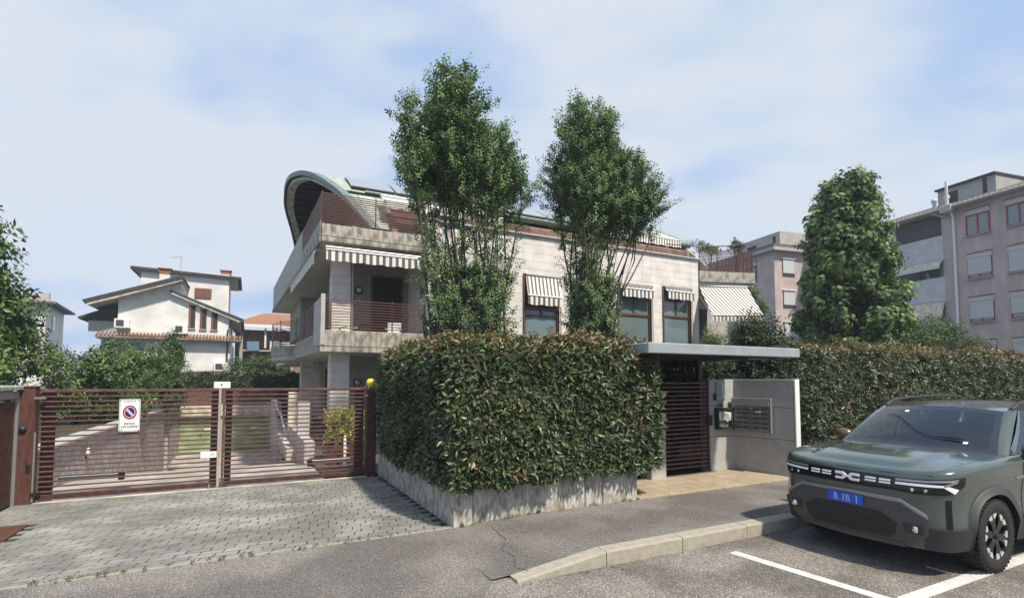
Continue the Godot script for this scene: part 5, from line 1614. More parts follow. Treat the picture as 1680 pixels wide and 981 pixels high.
func hornbeams() -> void:
	R.seed = 77
	var sp := []
	for k in 5: sp.append(sprig(9, 0.072, 0.04, 0.2, 0.2, 200 + k))
	# leaders: [x, height] of the tip, for the two trees
	var data := [
		[[[3.18, 8.30], [3.50, 8.00], [3.70, 8.60], [3.94, 8.75], [4.11, 8.75], [4.31, 8.70], [4.55, 8.40], [4.81, 8.00], [5.01, 7.60], [5.21, 7.80], [5.42, 7.90], [5.53, 7.50], [3.33, 7.30], [4.23, 8.20], [3.05, 6.80], [5.70, 6.80], [3.83, 8.10], [4.72, 7.50], [3.58, 7.00], [4.48, 7.20], [5.13, 6.90], [3.99, 7.40]], 3.5, 5.7, "taller multi-stemmed upright hornbeam left of the other, behind the big hedge"],
		[[[7.25, 8.80], [7.45, 8.70], [7.70, 9.10], [7.95, 8.90], [8.20, 8.75], [8.45, 8.60], [8.70, 8.35], [8.95, 8.10], [9.15, 7.85], [9.35, 7.50], [9.50, 7.20], [9.60, 6.90], [7.30, 8.00], [7.20, 7.40], [8.30, 8.20], [7.80, 8.20], [8.80, 7.70], [9.10, 7.30], [8.60, 7.90], [7.60, 7.50], [8.10, 7.70], [9.30, 6.80], [8.70, 7.20], [8.00, 7.20], [9.05, 6.90], [8.90, 7.90], [9.25, 7.20], [9.45, 6.70]], 7.35, 8.5, "right multi-stemmed upright hornbeam standing before the facade windows"]]
	for t in 2:
		var tips: Array = data[t][0]
		var tree := thing("hornbeam_tree", data[t][3], "tree", Vector3.ZERO, 0.0, "upright hornbeams behind the hedge")
		var where := []
		var cols := []
		for i in tips.size():
			var f := (i + 0.5) / tips.size()
			var tip := Vector3(tips[i][0], tips[i][1], -11.0 + rnd(-0.7, 0.7))
			var bxp := lerpf(data[t][1], data[t][2], clampf((tips[i][0] - (2.95 if t == 0 else 6.75)) / (3.2 if t == 0 else 3.0), 0, 1)) + rnd(-0.1, 0.1)
			var base := Vector3(bxp, 0.1, -11.0 + rnd(-0.45, 0.45))
			var pts := []
			var rad := []
			var H := tip.y - base.y
			for k in 9:
				var g := k / 8.0
				var side := smoothstep(0.4, 0.9, g) if t == 0 else smoothstep(0.4, 0.85, g)
				pts.append(Vector3(lerpf(base.x, tip.x, side), base.y + H * g, lerpf(base.z, tip.z, side)) + Vector3(rnd(-0.04, 0.04), 0, rnd(-0.04, 0.04)) * (1 if k else 0))
				rad.append(lerpf(0.042, 0.008, g))
			part("stem", MB.new().tube(pts, rad, 6).done(), M("bark"), tree)
			var twigs := MB.new()
			var sample := func(y: float) -> Vector3:
				var g: float = clampf((y - base.y) / H, 0.0, 0.999) * 8.0
				return pts[int(g)].lerp(pts[mini(int(g) + 1, 8)], g - int(g))
			var y := 2.4
			while y < tip.y:
				var dens := 1.0
				var reach := 0.5
				if y < 4.3: dens = 0.52; reach = 0.38
				elif y < 5.3: dens = 0.26; reach = 0.34
				elif y < 5.9: dens = 0.62; reach = 0.5
				else: reach = lerpf(0.7, 0.16, smoothstep(tip.y - 1.1, tip.y, y))
				dens *= 1.75 if y > 5.9 else 1.0
				y += 0.05 / dens
				var a := rnd(0, TAU)
				var p: Vector3 = sample.call(y)
				if y < 5.3 and (p.x < [3.2, 7.0][t] or p.x > [5.75, 8.35][t]): continue
				var l := reach * rnd(0.45, 1.15)
				var d := Vector3(cos(a), rnd(0.5, 1.1), sin(a)).normalized()
				twigs.tube([p, p + d * l], [0.006, 0.003], 3)
				var m := maxi(2, int(l / 0.07))
				for k in m:
					var q := p + d * l * (k + 0.7) / m + Vector3(rnd(-0.05, 0.05), rnd(-0.05, 0.05), rnd(-0.05, 0.05))
					where.append(facing(q, d + Vector3(rnd(-0.8, 0.8), rnd(-0.2, 0.8), rnd(-0.8, 0.8)), rnd(0.8, 1.2)))
					cols.append(shade(Color(0.075, 0.135, 0.05).lerp(Color(0.2, 0.3, 0.1), pow(R.randf(), 1.6)), 0.22))
				if y < 5.4 and y > 2.4 and R.randf() < 0.5:  # leaves sitting straight on the stems
					for k in 3:
						where.append(facing(p + Vector3(rnd(-0.12, 0.12), rnd(-0.1, 0.1), rnd(-0.12, 0.12)), Vector3(rnd(-1, 1), 0.8, rnd(-1, 1)), rnd(0.7, 1.0)))
						cols.append(shade(Color(0.05, 0.09, 0.03), 0.3))
			part("twigs", twigs.done(), M("twig"), tree).set_meta("kind", "stuff")
		foliage(tree, sp, where, cols, mats["leaf_matt"])

func right_tree() -> void:
	var t := thing("sweetgum_tree", "broad bright green star-leaved tree between the entrance and the pink block", "tree")
	var sp := []
	for k in 4: sp.append(lobed_sprig(8, 0.15, 220 + k))
	var base := Vector3(18.15, 0.0, -10.3)
	part("trunk", MB.new().tube([base, base + Vector3(0.05, 2.5, 0), base + Vector3(-0.1, 5.2, 0.05), base + Vector3(-0.2, 8.0, 0)], [0.15, 0.12, 0.07, 0.02], 9).done(), M("bark"), t)
	var w := []
	var c := []
	var limbs := 0
	R.seed = 31
	for i in 135:
		var y := 2.3 + 6.2 * pow((i + R.randf()) / 135.0, 1.15)
		var rr := 1.5 * pow(clampf((8.9 - y) / 4.0, 0.0, 1.0), 0.5)
		var a := i * 2.39996 + rnd(-0.4, 0.4)
		var k := sqrt(rnd(0.25, 1.0))
		var p := Vector3(base.x - 0.1 + cos(a) * rr * k, y, base.z + sin(a) * rr * k * 0.9)
		clump(w, c, p, Vector3(0.62, 0.42, 0.62) * rnd(0.45, 1.0), 34, Color(0.05, 0.09, 0.028), Color(0.24, 0.34, 0.11), 0.35)
		if limbs < 26 and k > 0.6:
			limbs += 1
			var s := Vector3(base.x - 0.1, maxf(1.8, y - 1.2), base.z)
			part("limb", MB.new().tube([s, s.lerp(p, 0.5) + Vector3(0, -0.1, 0), p], [0.05, 0.03, 0.012], 5).done(), M("bark"), t)
	foliage(t, sp, w, c, mats["leaf_matt"])

func bush(called: String, label: String, cat: String, parts: Array, sp: Array, dark: Color, light: Color, n: int, group := "") -> void:
	var t := thing(called, label, cat, Vector3.ZERO, 0.0, group)
	var w := []
	var c := []
	for e in parts:
		var p: Vector3 = e[0]
		var r: Vector3 = e[1]
		for k in 9:
			var d := Vector3(R.randfn(), R.randfn(), R.randfn()).normalized() * rnd(0.35, 0.95)
			clump(w, c, p + Vector3(d.x * r.x, d.y * r.y, d.z * r.z), r * rnd(0.32, 0.5), int(n / 9.0), dark, light, 0.5)
		var g := Vector3(p.x, e[2] if e.size() > 2 else 0.0, p.z)
		part("stem", MB.new().tube([g, g.lerp(p, 0.6), p + Vector3(0.1, r.y * 0.5, 0)], [0.05, 0.035, 0.012], 6).done(), M("bark"), t)
		for k in 4:
			var a := k * 1.6 + rnd(0, 0.6)
			part("stem", MB.new().tube([g.lerp(p, 0.3), p + Vector3(cos(a) * r.x * 0.6, r.y * rnd(0.2, 0.7), sin(a) * r.z * 0.6)], [0.025, 0.008], 5).done(), M("bark"), t)
	foliage(t, sp, w, c, mats["leaf_matt"])

func bushes() -> void:
	R.seed = 41
	var sp := []
	for k in 3: sp.append(sprig(8, 0.09, 0.04, 0.22, 0.2, 240 + k))
	bush("garden_bush", "loose light green bush rising above the right hedge near the sweetgum", "bush", [[Vector3(21.0, 3.1, -10.0), Vector3(1.2, 0.9, 0.9)], [Vector3(22.6, 3.3, -10.1), Vector3(1.2, 1.0, 0.9)], [Vector3(20.0, 2.8, -9.8), Vector3(0.9, 0.6, 0.8)]], sp, Color(0.05, 0.08, 0.025), Color(0.15, 0.21, 0.06), 620)
	bush("garden_bush", "sprawling twiggy bush above the right hedge below the pink block windows", "bush", [[Vector3(24.4, 3.1, -10.2), Vector3(1.3, 0.9, 0.9)], [Vector3(26.0, 2.9, -10.2), Vector3(1.2, 0.7, 0.9)]], sp, Color(0.05, 0.075, 0.03), Color(0.14, 0.18, 0.07), 560)
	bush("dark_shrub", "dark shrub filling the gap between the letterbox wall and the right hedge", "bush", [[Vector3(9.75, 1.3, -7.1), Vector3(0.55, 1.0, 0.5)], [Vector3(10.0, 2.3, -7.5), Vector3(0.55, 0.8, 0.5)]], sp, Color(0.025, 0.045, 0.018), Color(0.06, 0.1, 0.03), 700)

func left_trees() -> void:
	R.seed = 51
	var sp := []
	for k in 4: sp.append(sprig(7, 0.15, 0.09, 0.22, 0.25, 260 + k))
	var t := thing("broadleaf_tree", "large dark green broadleaf tree at the left edge", "tree")
	var base := Vector3(-7.0, 0.8, -15.5)
	part("trunk", MB.new().tube([base, base + Vector3(0.1, 2, 0), base + Vector3(0.3, 4, 0.2), base + Vector3(0.2, 6.2, 0)], [0.2, 0.16, 0.1, 0.03], 9).done(), M("bark"), t)
	var w := []
	var c := []
	for i in 260:
		var d := Vector3(R.randfn(), R.randfn(), R.randfn()).normalized() * pow(rnd(0.2, 1.0), 0.5)
		var p := base + Vector3(-0.1, 2.9, 0) + Vector3(d.x * 2.35, d.y * 2.75, d.z * 2.2)
		clump(w, c, p, Vector3(0.5, 0.36, 0.5) * rnd(0.7, 1.3), 30, Color(0.04, 0.08, 0.022), Color(0.13, 0.21, 0.05), 0.5)
		if i < 24:
			var s := base + Vector3(0.15, rnd(1.5, 3.5), 0.1)
			part("limb", MB.new().tube([s, s.lerp(p, 0.5) + Vector3(0, 0.15, 0), p], [0.06, 0.035, 0.012], 5).done(), M("bark"), t)
	foliage(t, sp, w, c, mats["leaf_matt"])
	var s2 := []
	for k in 3: s2.append(sprig(8, 0.11, 0.055, 0.2, 0.2, 280 + k))
	bush("garden_bush", "broad leafy bush behind the gate's left end", "bush", [[Vector3(-4.9, 1.7, -14.2), Vector3(1.0, 1.1, 1.0), 0.6], [Vector3(-5.1, 2.3, -16.5), Vector3(1.0, 0.9, 1.0), 0.6], [Vector3(-5.6, 1.6, -13.2), Vector3(0.9, 1.0, 0.9), 0.6]], s2, Color(0.06, 0.105, 0.03), Color(0.19, 0.27, 0.08), 800)
	bush("garden_bush", "dense rounded green bush above the left ramp wall", "bush", [[Vector3(-4.0, 1.9, -17.4), Vector3(1.1, 1.2, 1.0), 0.6], [Vector3(-3.8, 1.7, -19.5), Vector3(1.1, 1.25, 1.0), 0.6]], s2, Color(0.055, 0.1, 0.03), Color(0.16, 0.24, 0.07), 900)
	bush("garden_bush", "darker green bush with a loose branch before the white house", "bush", [[Vector3(-3.7, 2.1, -22.0), Vector3(1.3, 1.5, 1.1), 0.6], [Vector3(-3.3, 1.6, -24.0), Vector3(1.1, 1.2, 1.0), 0.6], [Vector3(-2.9, 3.0, -25.5), Vector3(0.35, 0.9, 0.35), 0.6]], s2, Color(0.045, 0.085, 0.025), Color(0.13, 0.2, 0.055), 900)

func small_plants() -> void:
	var sp := []
	for k in 3: sp.append(sprig(8, 0.075, 0.042, 0.12, 0.15, 300 + k))
	var t := thing("planter_shrub", "yellow green variegated shrub in a planter just inside the gate", "shrub")
	var w := []
	var c := []
	for i in 560:
		var p := Vector3(rnd(1.55, 2.35), rnd(0.45, 1.12), rnd(-12.3, -11.5))
		if R.randf() < 0.12: p.y -= 0.25
		w.append(facing(p, Vector3(rnd(-1, 1), rnd(0, 1), rnd(-0.5, 1)), rnd(0.7, 1.1)))
		c.append(shade(Color(0.12, 0.17, 0.04).lerp(Color(0.42, 0.4, 0.1), R.randf()), 0.25))
	foliage(t, sp, w, c, mats["leaf_gloss"])
	for i in 5: part("stem", MB.new().tube([Vector3(1.6 + i * 0.16, 0.3, -11.9), Vector3(1.6 + i * 0.16, 1.0, -11.9)], 0.015, 5).done(), M("twig"), t)
	var p := thing("planter", "brown planter box holding the yellow green shrub", "planter", Vector3(1.95, 0.0, -11.9))
	part("side_board", bx(Vector3(0, 0.2, 0.36), Vector3(0.86, 0.4, 0.04), 0.006), M("brown_dark"), p)
	part("side_board", bx(Vector3(0, 0.2, -0.36), Vector3(0.86, 0.4, 0.04), 0.006), M("brown_dark"), p)
	part("end_board", bx(Vector3(-0.41, 0.2, 0), Vector3(0.04, 0.398, 0.68), 0.006), M("brown_dark"), p)
	part("end_board", bx(Vector3(0.41, 0.2, 0), Vector3(0.04, 0.398, 0.68), 0.006), M("brown_dark"), p)
	part("earth", bx(Vector3(0, 0.34, 0), Vector3(0.78, 0.04, 0.68)), M("soil"), p)
	var bo := thing("bollard", "slim white bollard in front of the planter behind the gate", "bollard", Vector3(1.82, 0.0, -11.2))
	part("shaft", MB.new().lathe([Vector2(0.03, 0), Vector2(0.03, 0.62), Vector2(0.02, 0.66), Vector2(0, 0.665)], 10).done(), M("white_metal"), bo)
	part("foot", MB.new().lathe([Vector2(0.055, 0), Vector2(0.055, 0.03), Vector2(0.03, 0.05)], 10).done(), M("zinc"), bo)
	# plants on the right wing balcony and behind its awning
	var s2 := []
	for k in 3: s2.append(sprig(9, 0.12, 0.03, 0.3, -0.1, 320 + k))
	bush("garden_plant", "tall narrow green plant left of the bright plants below the large awning", "plant", [[Vector3(15.6, 3.1, -14.0), Vector3(0.28, 0.75, 0.28)]], s2, Color(0.06, 0.1, 0.03), Color(0.14, 0.22, 0.06), 260, "plants below the large awning")
	bush("garden_plant", "bright feathery green plants below the large striped awning", "plant", [[Vector3(16.7, 3.1, -13.9), Vector3(0.55, 0.7, 0.35)], [Vector3(17.7, 3.05, -13.8), Vector3(0.5, 0.6, 0.35)]], s2, Color(0.1, 0.15, 0.035), Color(0.22, 0.3, 0.08), 320, "plants below the large awning")
	bush("climber", "yellow green climber behind the end of the large awning", "climber", [[Vector3(19.75, 5.0, -15.3), Vector3(0.5, 0.75, 0.4), 2.7], [Vector3(20.0, 4.2, -15.4), Vector3(0.4, 0.7, 0.4), 2.7]], sp, Color(0.08, 0.12, 0.03), Color(0.28, 0.32, 0.1), 420)
	bush("roof_plant", "small plants along the right roof terrace railing", "plant", [[Vector3(18.6, 7.7, -16.6), Vector3(1.3, 0.3, 0.3), 6.2], [Vector3(19.8, 7.8, -16.2), Vector3(0.35, 0.4, 0.3), 6.2]], sp, Color(0.04, 0.07, 0.025), Color(0.1, 0.14, 0.05), 160)

func litter() -> void:
	var b := MB.new()
	b.leaf(Vector3.ZERO, Vector3(1, 0.05, 0), Vector3.UP, 0.05, 0.03)
	var lm := b.done()
	var proto: Node3D = null
	var n := 0
	for k in [[2.9, -4.1, "dry leaf lying in the gutter by the second kerb joint"], [3.2, -4.08, "dry leaf in the gutter beside the third kerb stone"], [3.26, -4.05, "curled dry leaf touching another in the gutter"], [3.75, -5.96, "dry leaf against the foot of the low wall"], [3.82, -5.93, "second dry leaf against the foot of the low wall"], [0.95, -5.4, "pale dry leaf on the tarmac in front of the pavers"], [6.3, -6.2, "small dry leaf on the entrance tiles"]]:
		var o := thing("dry_leaf", k[2], "leaf", Vector3(k[0], (walk_y(k[0], k[1]) + 0.01) if k[1] < -4.3 else 0.012, k[1]), rnd(0, TAU), "dry leaves on the ground")
		if k[0] == 6.3: o.position.y = 0.102
		part("blade", lm, M("dry_leaf"), o)
		part("stalk", MB.new().tube([Vector3.ZERO, Vector3(-0.02, 0.003, 0.004)], 0.0015, 4).done(), M("dry_leaf"), o)
	var gd := thing("leaf_litter", "fine brown leaf litter and grit along the gutter and the wall foot", "litter")
	gd.set_meta("kind", "stuff")
	var lw := []
	var lc := []
	for i in 260:
		var p := Vector3(rnd(2.2, 6.5), 0.004, -4.15 + 0.16 * pow(R.randf(), 2.0))
		if i > 150: p = Vector3(rnd(2.3, 5.1), 0, -6.0 + 0.12 * pow(R.randf(), 2.0))
		if i > 200: p = Vector3(2.22 - 0.5 * pow(R.randf(), 2.0), 0.027, rnd(-9.6, -6.1))
		if i > 150 and i <= 200: p.y = walk_y(p.x, p.z) + 0.004
		lw.append(Transform3D(Basis(Vector3.UP, rnd(0, TAU)) * Basis(Vector3.RIGHT, rnd(-0.3, 0.3)) * Basis.from_scale(V3(rnd(0.12, 0.6))), p))
		lc.append(shade(Color(0.16, 0.1, 0.05).lerp(Color(0.3, 0.26, 0.18), R.randf()), 0.4))
	foliage(gd, [lm], lw, lc, mats["leaf_matt"], "litter")
	# tufts of weed in the joint between pavers, wall and tarmac
	var sp := [sprig(9, 0.05, 0.012, 0.03, -0.5, 400), sprig(7, 0.04, 0.016, 0.03, -0.4, 401)]
	var g := thing("weeds", "small tufts of grass and moss along the paver edge and wall foot", "weeds")
	g.set_meta("kind", "stuff")
	var w := []
	var c := []
	for i in 150:
		var p := Vector3(rnd(-3.0, 2.2), 0.01, -6.03 + rnd(-0.015, 0.03))
		if i > 75: p = Vector3(rnd(2.2, 5.0), 0.02, -5.99 + rnd(-0.01, 0.03))
		if i > 120: p = Vector3(2.22 + rnd(-0.03, 0.0), 0.02, rnd(-9.8, -6.0))
		if fmod(p.x * 1.7 + p.z, 1.0) > 0.5 and i % 3: continue
		p.y = maxf(p.y, walk_y(p.x, p.z))
		w.append(facing(p, Vector3(rnd(-0.4, 0.4), 1, rnd(-0.4, 0.4)), rnd(0.3, 0.9)))
		c.append(shade(Color(0.07, 0.1, 0.03), 0.35))
	foliage(g, sp, w, c, mats["leaf_matt"], "tufts")

# ------------------------------------------------------------------ car
var OL: Curve2D

func car_outline() -> void:
	var p := [[0.0, 0.0], [0.006, 0.25], [0.03, 0.5], [0.07, 0.665], [0.13, 0.775], [0.235, 0.845], [0.42, 0.876], [0.6, 0.89], [0.845, 0.9], [1.3, 0.898], [2.2, 0.9], [3.1, 0.902], [3.5, 0.9], [3.9, 0.875], [4.12, 0.82], [4.25, 0.72], [4.32, 0.5], [4.343, 0.0]]
	OL = Curve2D.new()
	OL.bake_interval = 0.01
	for i in p.size():
		var a: Array = p[maxi(i - 1, 0)]
		var e: Array = p[mini(i + 1, p.size() - 1)]
		var t := Vector2(e[0] - a[0], e[1] - a[1])
		if i == 0: t = Vector2(0, 0.25)
		if i == p.size() - 1: t = Vector2(0, -0.5)
		var c := Vector2(p[i][0], p[i][1])
		var d0 := c.distance_to(Vector2(a[0], a[1]))
		var d1 := c.distance_to(Vector2(e[0], e[1]))
		OL.add_point(c, -t.normalized() * d0 / 3.0, t.normalized() * d1 / 3.0)

func lerp_table(t: Array, x: float) -> float:
	for i in t.size() - 1:
		if x <= t[i + 1][0]:
			return lerpf(t[i][1], t[i + 1][1], smoothstep(0, 1, clampf((x - t[i][0]) / (t[i + 1][0] - t[i][0]), 0, 1)) * 0.4 + 0.6 * clampf((x - t[i][0]) / (t[i + 1][0] - t[i][0]), 0, 1))
	return t[-1][1]

func car_top(x: float) -> float:
	return lerp_table([[0.0, 0.972], [0.15, 0.995], [0.5, 1.035], [0.85, 1.058], [1.2, 1.076], [2.2, 1.085], [3.5, 1.115], [4.4, 1.1]], x)

func hull(s: float, y: float, off := 0.0) -> Vector3:  # a point on the car's flank or nose, s metres round from the middle of the nose
	var q := absf(s)
	var p := OL.sample_baked(q, true)
	var t := (OL.sample_baked(q + 0.01, true) - OL.sample_baked(maxf(q - 0.01, 0.0), true))
	if q < 0.01: t = Vector2(0, 1)
	t = t.normalized()
	var n := Vector2(-t.y, t.x)
	var top := car_top(p.x)
	var d := top - y
	var inset := 0.0
	var r := 0.055
	if d < r: inset += r - sqrt(maxf(r * r - (r - d) * (r - d), 0.0))
	if y < 0.46: inset += (0.46 - y) * 0.2
	var side := smoothstep(0.6, 1.0, q)
	inset += (1.0 - side) * clampf(y - 0.8, 0, 1) * 0.18
	inset += side * 0.016 * sin(clampf((y - 0.5) / 0.36, 0, 1) * PI)
	var o := off - inset
	return Vector3(p.x + n.x * o, y, (p.y + n.y * o) * (1.0 if s >= 0.0 else -1.0))

func plate(lo: Array, hi: Array, off: float, depth: float, nu: int, nv: int) -> ArrayMesh:
	# a panel between two outlines given as (s, y), standing off the body, with edges that run back to it
	var b := MB.new()
	var rows := []
	var pick := func(a: Array, u: float) -> Vector2:
		var f := u * (a.size() - 1)
		var i := mini(int(f), a.size() - 2)
		return Vector2(a[i][0], a[i][1]).lerp(Vector2(a[i + 1][0], a[i + 1][1]), f - i)
	var back := []
	for j in nv + 1:
		var r := PackedVector3Array()
		var k := PackedVector3Array()
		for i in nu + 1:
			var u := i / float(nu)
			var q: Vector2 = (pick.call(lo, u) as Vector2).lerp(pick.call(hi, u), j / float(nv))
			r.append(hull(q.x, q.y, off))
			k.append(hull(q.x, q.y, off - depth))
		rows.append(r)
		back.append(k)
	var c := Vector3(2.0, 0.6, 0)
	b.grid(rows, c)
	var mid: Vector3 = rows[nv / 2][nu / 2]
	b.grid([rows[0], back[0]], mid, false)
	b.grid([rows[nv], back[nv]], mid, false)
	var l0 := PackedVector3Array()
	var l1 := PackedVector3Array()
	var r0 := PackedVector3Array()
	var r1 := PackedVector3Array()
	for j in nv + 1:
		l0.append(rows[j][0]); l1.append(back[j][0])
		r0.append(rows[j][nu]); r1.append(back[j][nu])
	b.grid([l0, l1], mid, false)
	b.grid([r0, r1], mid, false)
	return b.done()

func mirrored(a: Array) -> Array:
	var r := []
	for v in a: r.append([-v[0], v[1]])
	return r

func wheel(t: Node3D, x: float, side: float) -> void:
	var xf := Transform3D(Basis(Vector3.RIGHT, PI / 2 * side), Vector3(x, 0.345, 0.79 * side))  # local y points outward
	var w := Node3D.new()
	w.name = "wheel"
	t.add_child(w, true)
	w.transform = xf
	part("tyre", MB.new().lathe([Vector2(0.225, -0.1), Vector2(0.28, -0.108), Vector2(0.325, -0.1), Vector2(0.34, -0.085), Vector2(0.343, 0.0), Vector2(0.34, 0.085), Vector2(0.325, 0.1), Vector2(0.3, 0.107), Vector2(0.262, 0.107), Vector2(0.24, 0.103), Vector2(0.226, 0.094)], 56).done(), M("tyre"), w)
	var tr := MB.new()
	for i in 44:
		for k in 4:
			var a := TAU * (i + (0.5 if k % 2 else 0.0)) / 44
			var bs := Basis(Vector3.UP, -a)
			tr.box(bs * Vector3(0.342, 0, 0) + Vector3(0, -0.078 + k * 0.052, 0), Vector3(0.012, 0.044, 0.034), 0.0, bs * Basis(Vector3.RIGHT, 0.25 * (1 if k < 2 else -1)))
	part("tread", tr.done(), M("tyre"), w)
	part("rim", MB.new().lathe([Vector2(0.21, -0.08), Vector2(0.21, 0.06), Vector2(0.222, 0.085), Vector2(0.232, 0.096), Vector2(0.226, 0.1), Vector2(0.214, 0.088)], 40).done(), M("gloss_black"), w)
	part("brake_disc", MB.new().lathe([Vector2(0.0, 0.0), Vector2(0.15, 0.0), Vector2(0.15, -0.02)], 28).done(), M("steel_plain"), w)
	for i in 6:
		var a := TAU * i / 6.0 + 0.25
		var bs := Basis(Vector3.UP, -a)
		var X := Transform3D(bs * Basis(Vector3.RIGHT, -PI / 2), Vector3(0, 0.088, 0))
		part("spoke", MB.new().prism(poly([[0.03, -0.028], [0.12, -0.035], [0.195, -0.075], [0.222, -0.08], [0.225, -0.02], [0.226, 0.0], [0.225, 0.02], [0.222, 0.08], [0.195, 0.075], [0.12, 0.035], [0.03, 0.028]]), X, 0.05).done(), M("gloss_black"), w)
		for q in [-1, 1]:
			part("silver_tip", MB.new().prism(poly([[0.165, 0.025 * q], [0.185, 0.07 * q], [0.218, 0.084 * q], [0.23, 0.05 * q], [0.222, 0.016 * q], [0.185, 0.012 * q]]), X * at(0, 0, 0.006), 0.012).done(), M("alloy"), w)
		part("wheel_nut", MB.new().lathe([Vector2(0.0, 0.014), Vector2(0.012, 0.012), Vector2(0.013, 0)], 6, Transform3D(Basis(), bs * Vector3(0.052, 0.075, 0.0))).done(), M("steel_plain"), w)
	part("hub_cap", MB.new().lathe([Vector2(0.0, 0.105), Vector2(0.03, 0.102), Vector2(0.036, 0.09), Vector2(0.06, 0.07)], 20).done(), M("gloss_black"), w)

func car() -> void:
	car_outline()
	var t := thing("parked_car", "dark green sport utility car with black cladding parked at the kerb, nose to the left", "car", Vector3(5.53, 0.0, -3.24), -0.0226)
	t.scale = V3(0.98)
	var S := OL.get_baked_length()
	var cx := [0.845, 3.502]
	var RA := 0.41
	# ---- flanks and nose as one shell
	var ss := []
	var q := 0.0
	while q < S:
		ss.append(q)
		var p := OL.sample_baked(q)
		var near := false
		for c in cx:
			if absf(p.x - c) < RA + 0.06 and p.y > 0.7: near = true
		q += 0.02 if near else 0.045
	ss.append(S)
	var all := []
	for i in range(ss.size() - 1, 0, -1): all.append(-ss[i])
	all.append_array(ss)
	var NV := 22
	var rows := []
	for j in NV + 1: rows.append(PackedVector3Array())
	for s in all:
		var p := OL.sample_baked(absf(s))
		var yb := 0.27
		if p.x < 0.4: yb = 0.25
		for c in cx:
			if absf(p.x - c) < RA and p.y > 0.7: yb = maxf(yb, 0.345 + sqrt(RA * RA - (p.x - c) * (p.x - c)))
		var yt := car_top(p.x)
		for j in NV + 1:
			var f := 1.0 - pow(1.0 - j / float(NV), 1.5)
			rows[j].append(hull(s, lerpf(yb, yt, f)))
	part("body_shell", MB.new().grid(rows, Vector3(2.1, 0.62, 0)).done(), M("paint_car"), t)
	# ---- bonnet
	var sF := 0.0
	while OL.sample_baked(sF).y < 0.765: sF += 0.01
	var hood_side := func(b: float, sg: float) -> Vector3:
		var target := lerpf(OL.sample_baked(sF).x, 1.22, b)
		var s := sF
		while OL.sample_baked(s).x < target: s += 0.01
		return hull(s * sg, car_top(OL.sample_baked(s).x))
	rows = []
	var NB := 30
	var NA := 40
	for j in NB + 1:
		var b := j / float(NB)
		var l: Vector3 = hood_side.call(b, -1.0)
		var r: Vector3 = hood_side.call(b, 1.0)
		var row := PackedVector3Array()
		for i in NA + 1:
			var a := -1.0 + 2.0 * i / NA
			var u := i / float(NA)
			var fr := hull(a * sF, car_top(OL.sample_baked(absf(a) * sF).x))
			var l0: Vector3 = hood_side.call(0.0, -1.0)
			var r0: Vector3 = hood_side.call(0.0, 1.0)
			var l1: Vector3 = hood_side.call(1.0, -1.0)
			var r1: Vector3 = hood_side.call(1.0, 1.0)
			var bk := Vector3(1.22 - 0.13 * (1 - a * a), r1.y + 0.028 * (1 - a * a), a * r1.z)
			var p := fr.lerp(bk, b) + l.lerp(r, u) - (l0.lerp(r0, u)).lerp(l1.lerp(r1, u), b)
			p.y += 0.03 * pow(1 - a * a, 0.7) * sin(PI * b)
			var edge := 0.52 + 0.1 * b
			p.y += 0.017 * smoothstep(edge + 0.09, edge, absf(a)) * smoothstep(0.04, 0.16, b) * smoothstep(1.0, 0.8, b)
			p.y -= 0.012 * smoothstep(0.26, 0.2, absf(a)) * smoothstep(0.3, 0.42, b) * smoothstep(0.9, 0.7, b)
			row.append(p)
		rows.append(row)
	part("bonnet", MB.new().grid(rows, Vector3(0.6, 0, 0)).done(), M("paint_car"), t)
	for sg in [-1, 1]:
		var pts := []
		for j in range(1, NB): pts.append(rows[j][NA / 2 + sg * (NA / 2 - 1)] + Vector3(0, -0.001, 0))
		part("shut_line", MB.new().tube(pts, 0.0035, 4).done(), M("gloss_black"), t)
	part("shut_line", MB.new().tube([hull(-0.74, 0.945, 0.001), hull(-0.4, 0.936, 0.001), hull(0, 0.935, 0.001), hull(0.4, 0.936, 0.001), hull(0.74, 0.945, 0.001)], 0.004, 4).done(), M("gloss_black"), t)
	# ---- windscreen, pillars, roof
	var ws := []
	for j in 13:
		var f := j / 12.0
		var row := PackedVector3Array()
		for i in 25:
			var a := -1.0 + i / 12.0
			row.append(Vector3(lerpf(1.22, 1.86, f) - lerpf(0.12, 0.08, f) * (1 - a * a) - 0.02 * sin(f * PI), lerpf(1.075, 1.5, f) + lerpf(0.03, 0.035, f) * (1 - a * a) + 0.012 * sin(f * PI), lerpf(0.775, 0.6, f) * a))
		ws.append(row)
	part("windscreen", MB.new().grid(ws, Vector3(2.2, 0.9, 0)).done(), glass("car_glass", Color(0.22, 0.26, 0.3), 0.34), t)
	var bd := MB.new()  # black ceramic border of the glass
	var brow := [PackedVector3Array(), PackedVector3Array(), PackedVector3Array(), PackedVector3Array()]
	for i in 25:
		for k in 4: brow[k].append(ws[[0, 1, 11, 12][k]][i] + Vector3(0.004, -0.004, 0))
	bd.grid([brow[0], brow[1]], Vector3(2.2, 0.9, 0))
	bd.grid([brow[2].slice(0, 25), brow[3].slice(0, 25)], Vector3(2.2, 0.9, 0))
	for sg in [0, 23]:
		var c0 := PackedVector3Array()
		var c1 := PackedVector3Array()
		for j in 13:
			c0.append(ws[j][sg] + Vector3(0.004, -0.004, 0))
			c1.append(ws[j][sg + 1] + Vector3(0.004, -0.004, 0))
		bd.grid([c0, c1], Vector3(2.2, 0.9, 0))
	part("glass_border", bd.done(), M("gloss_black"), t)
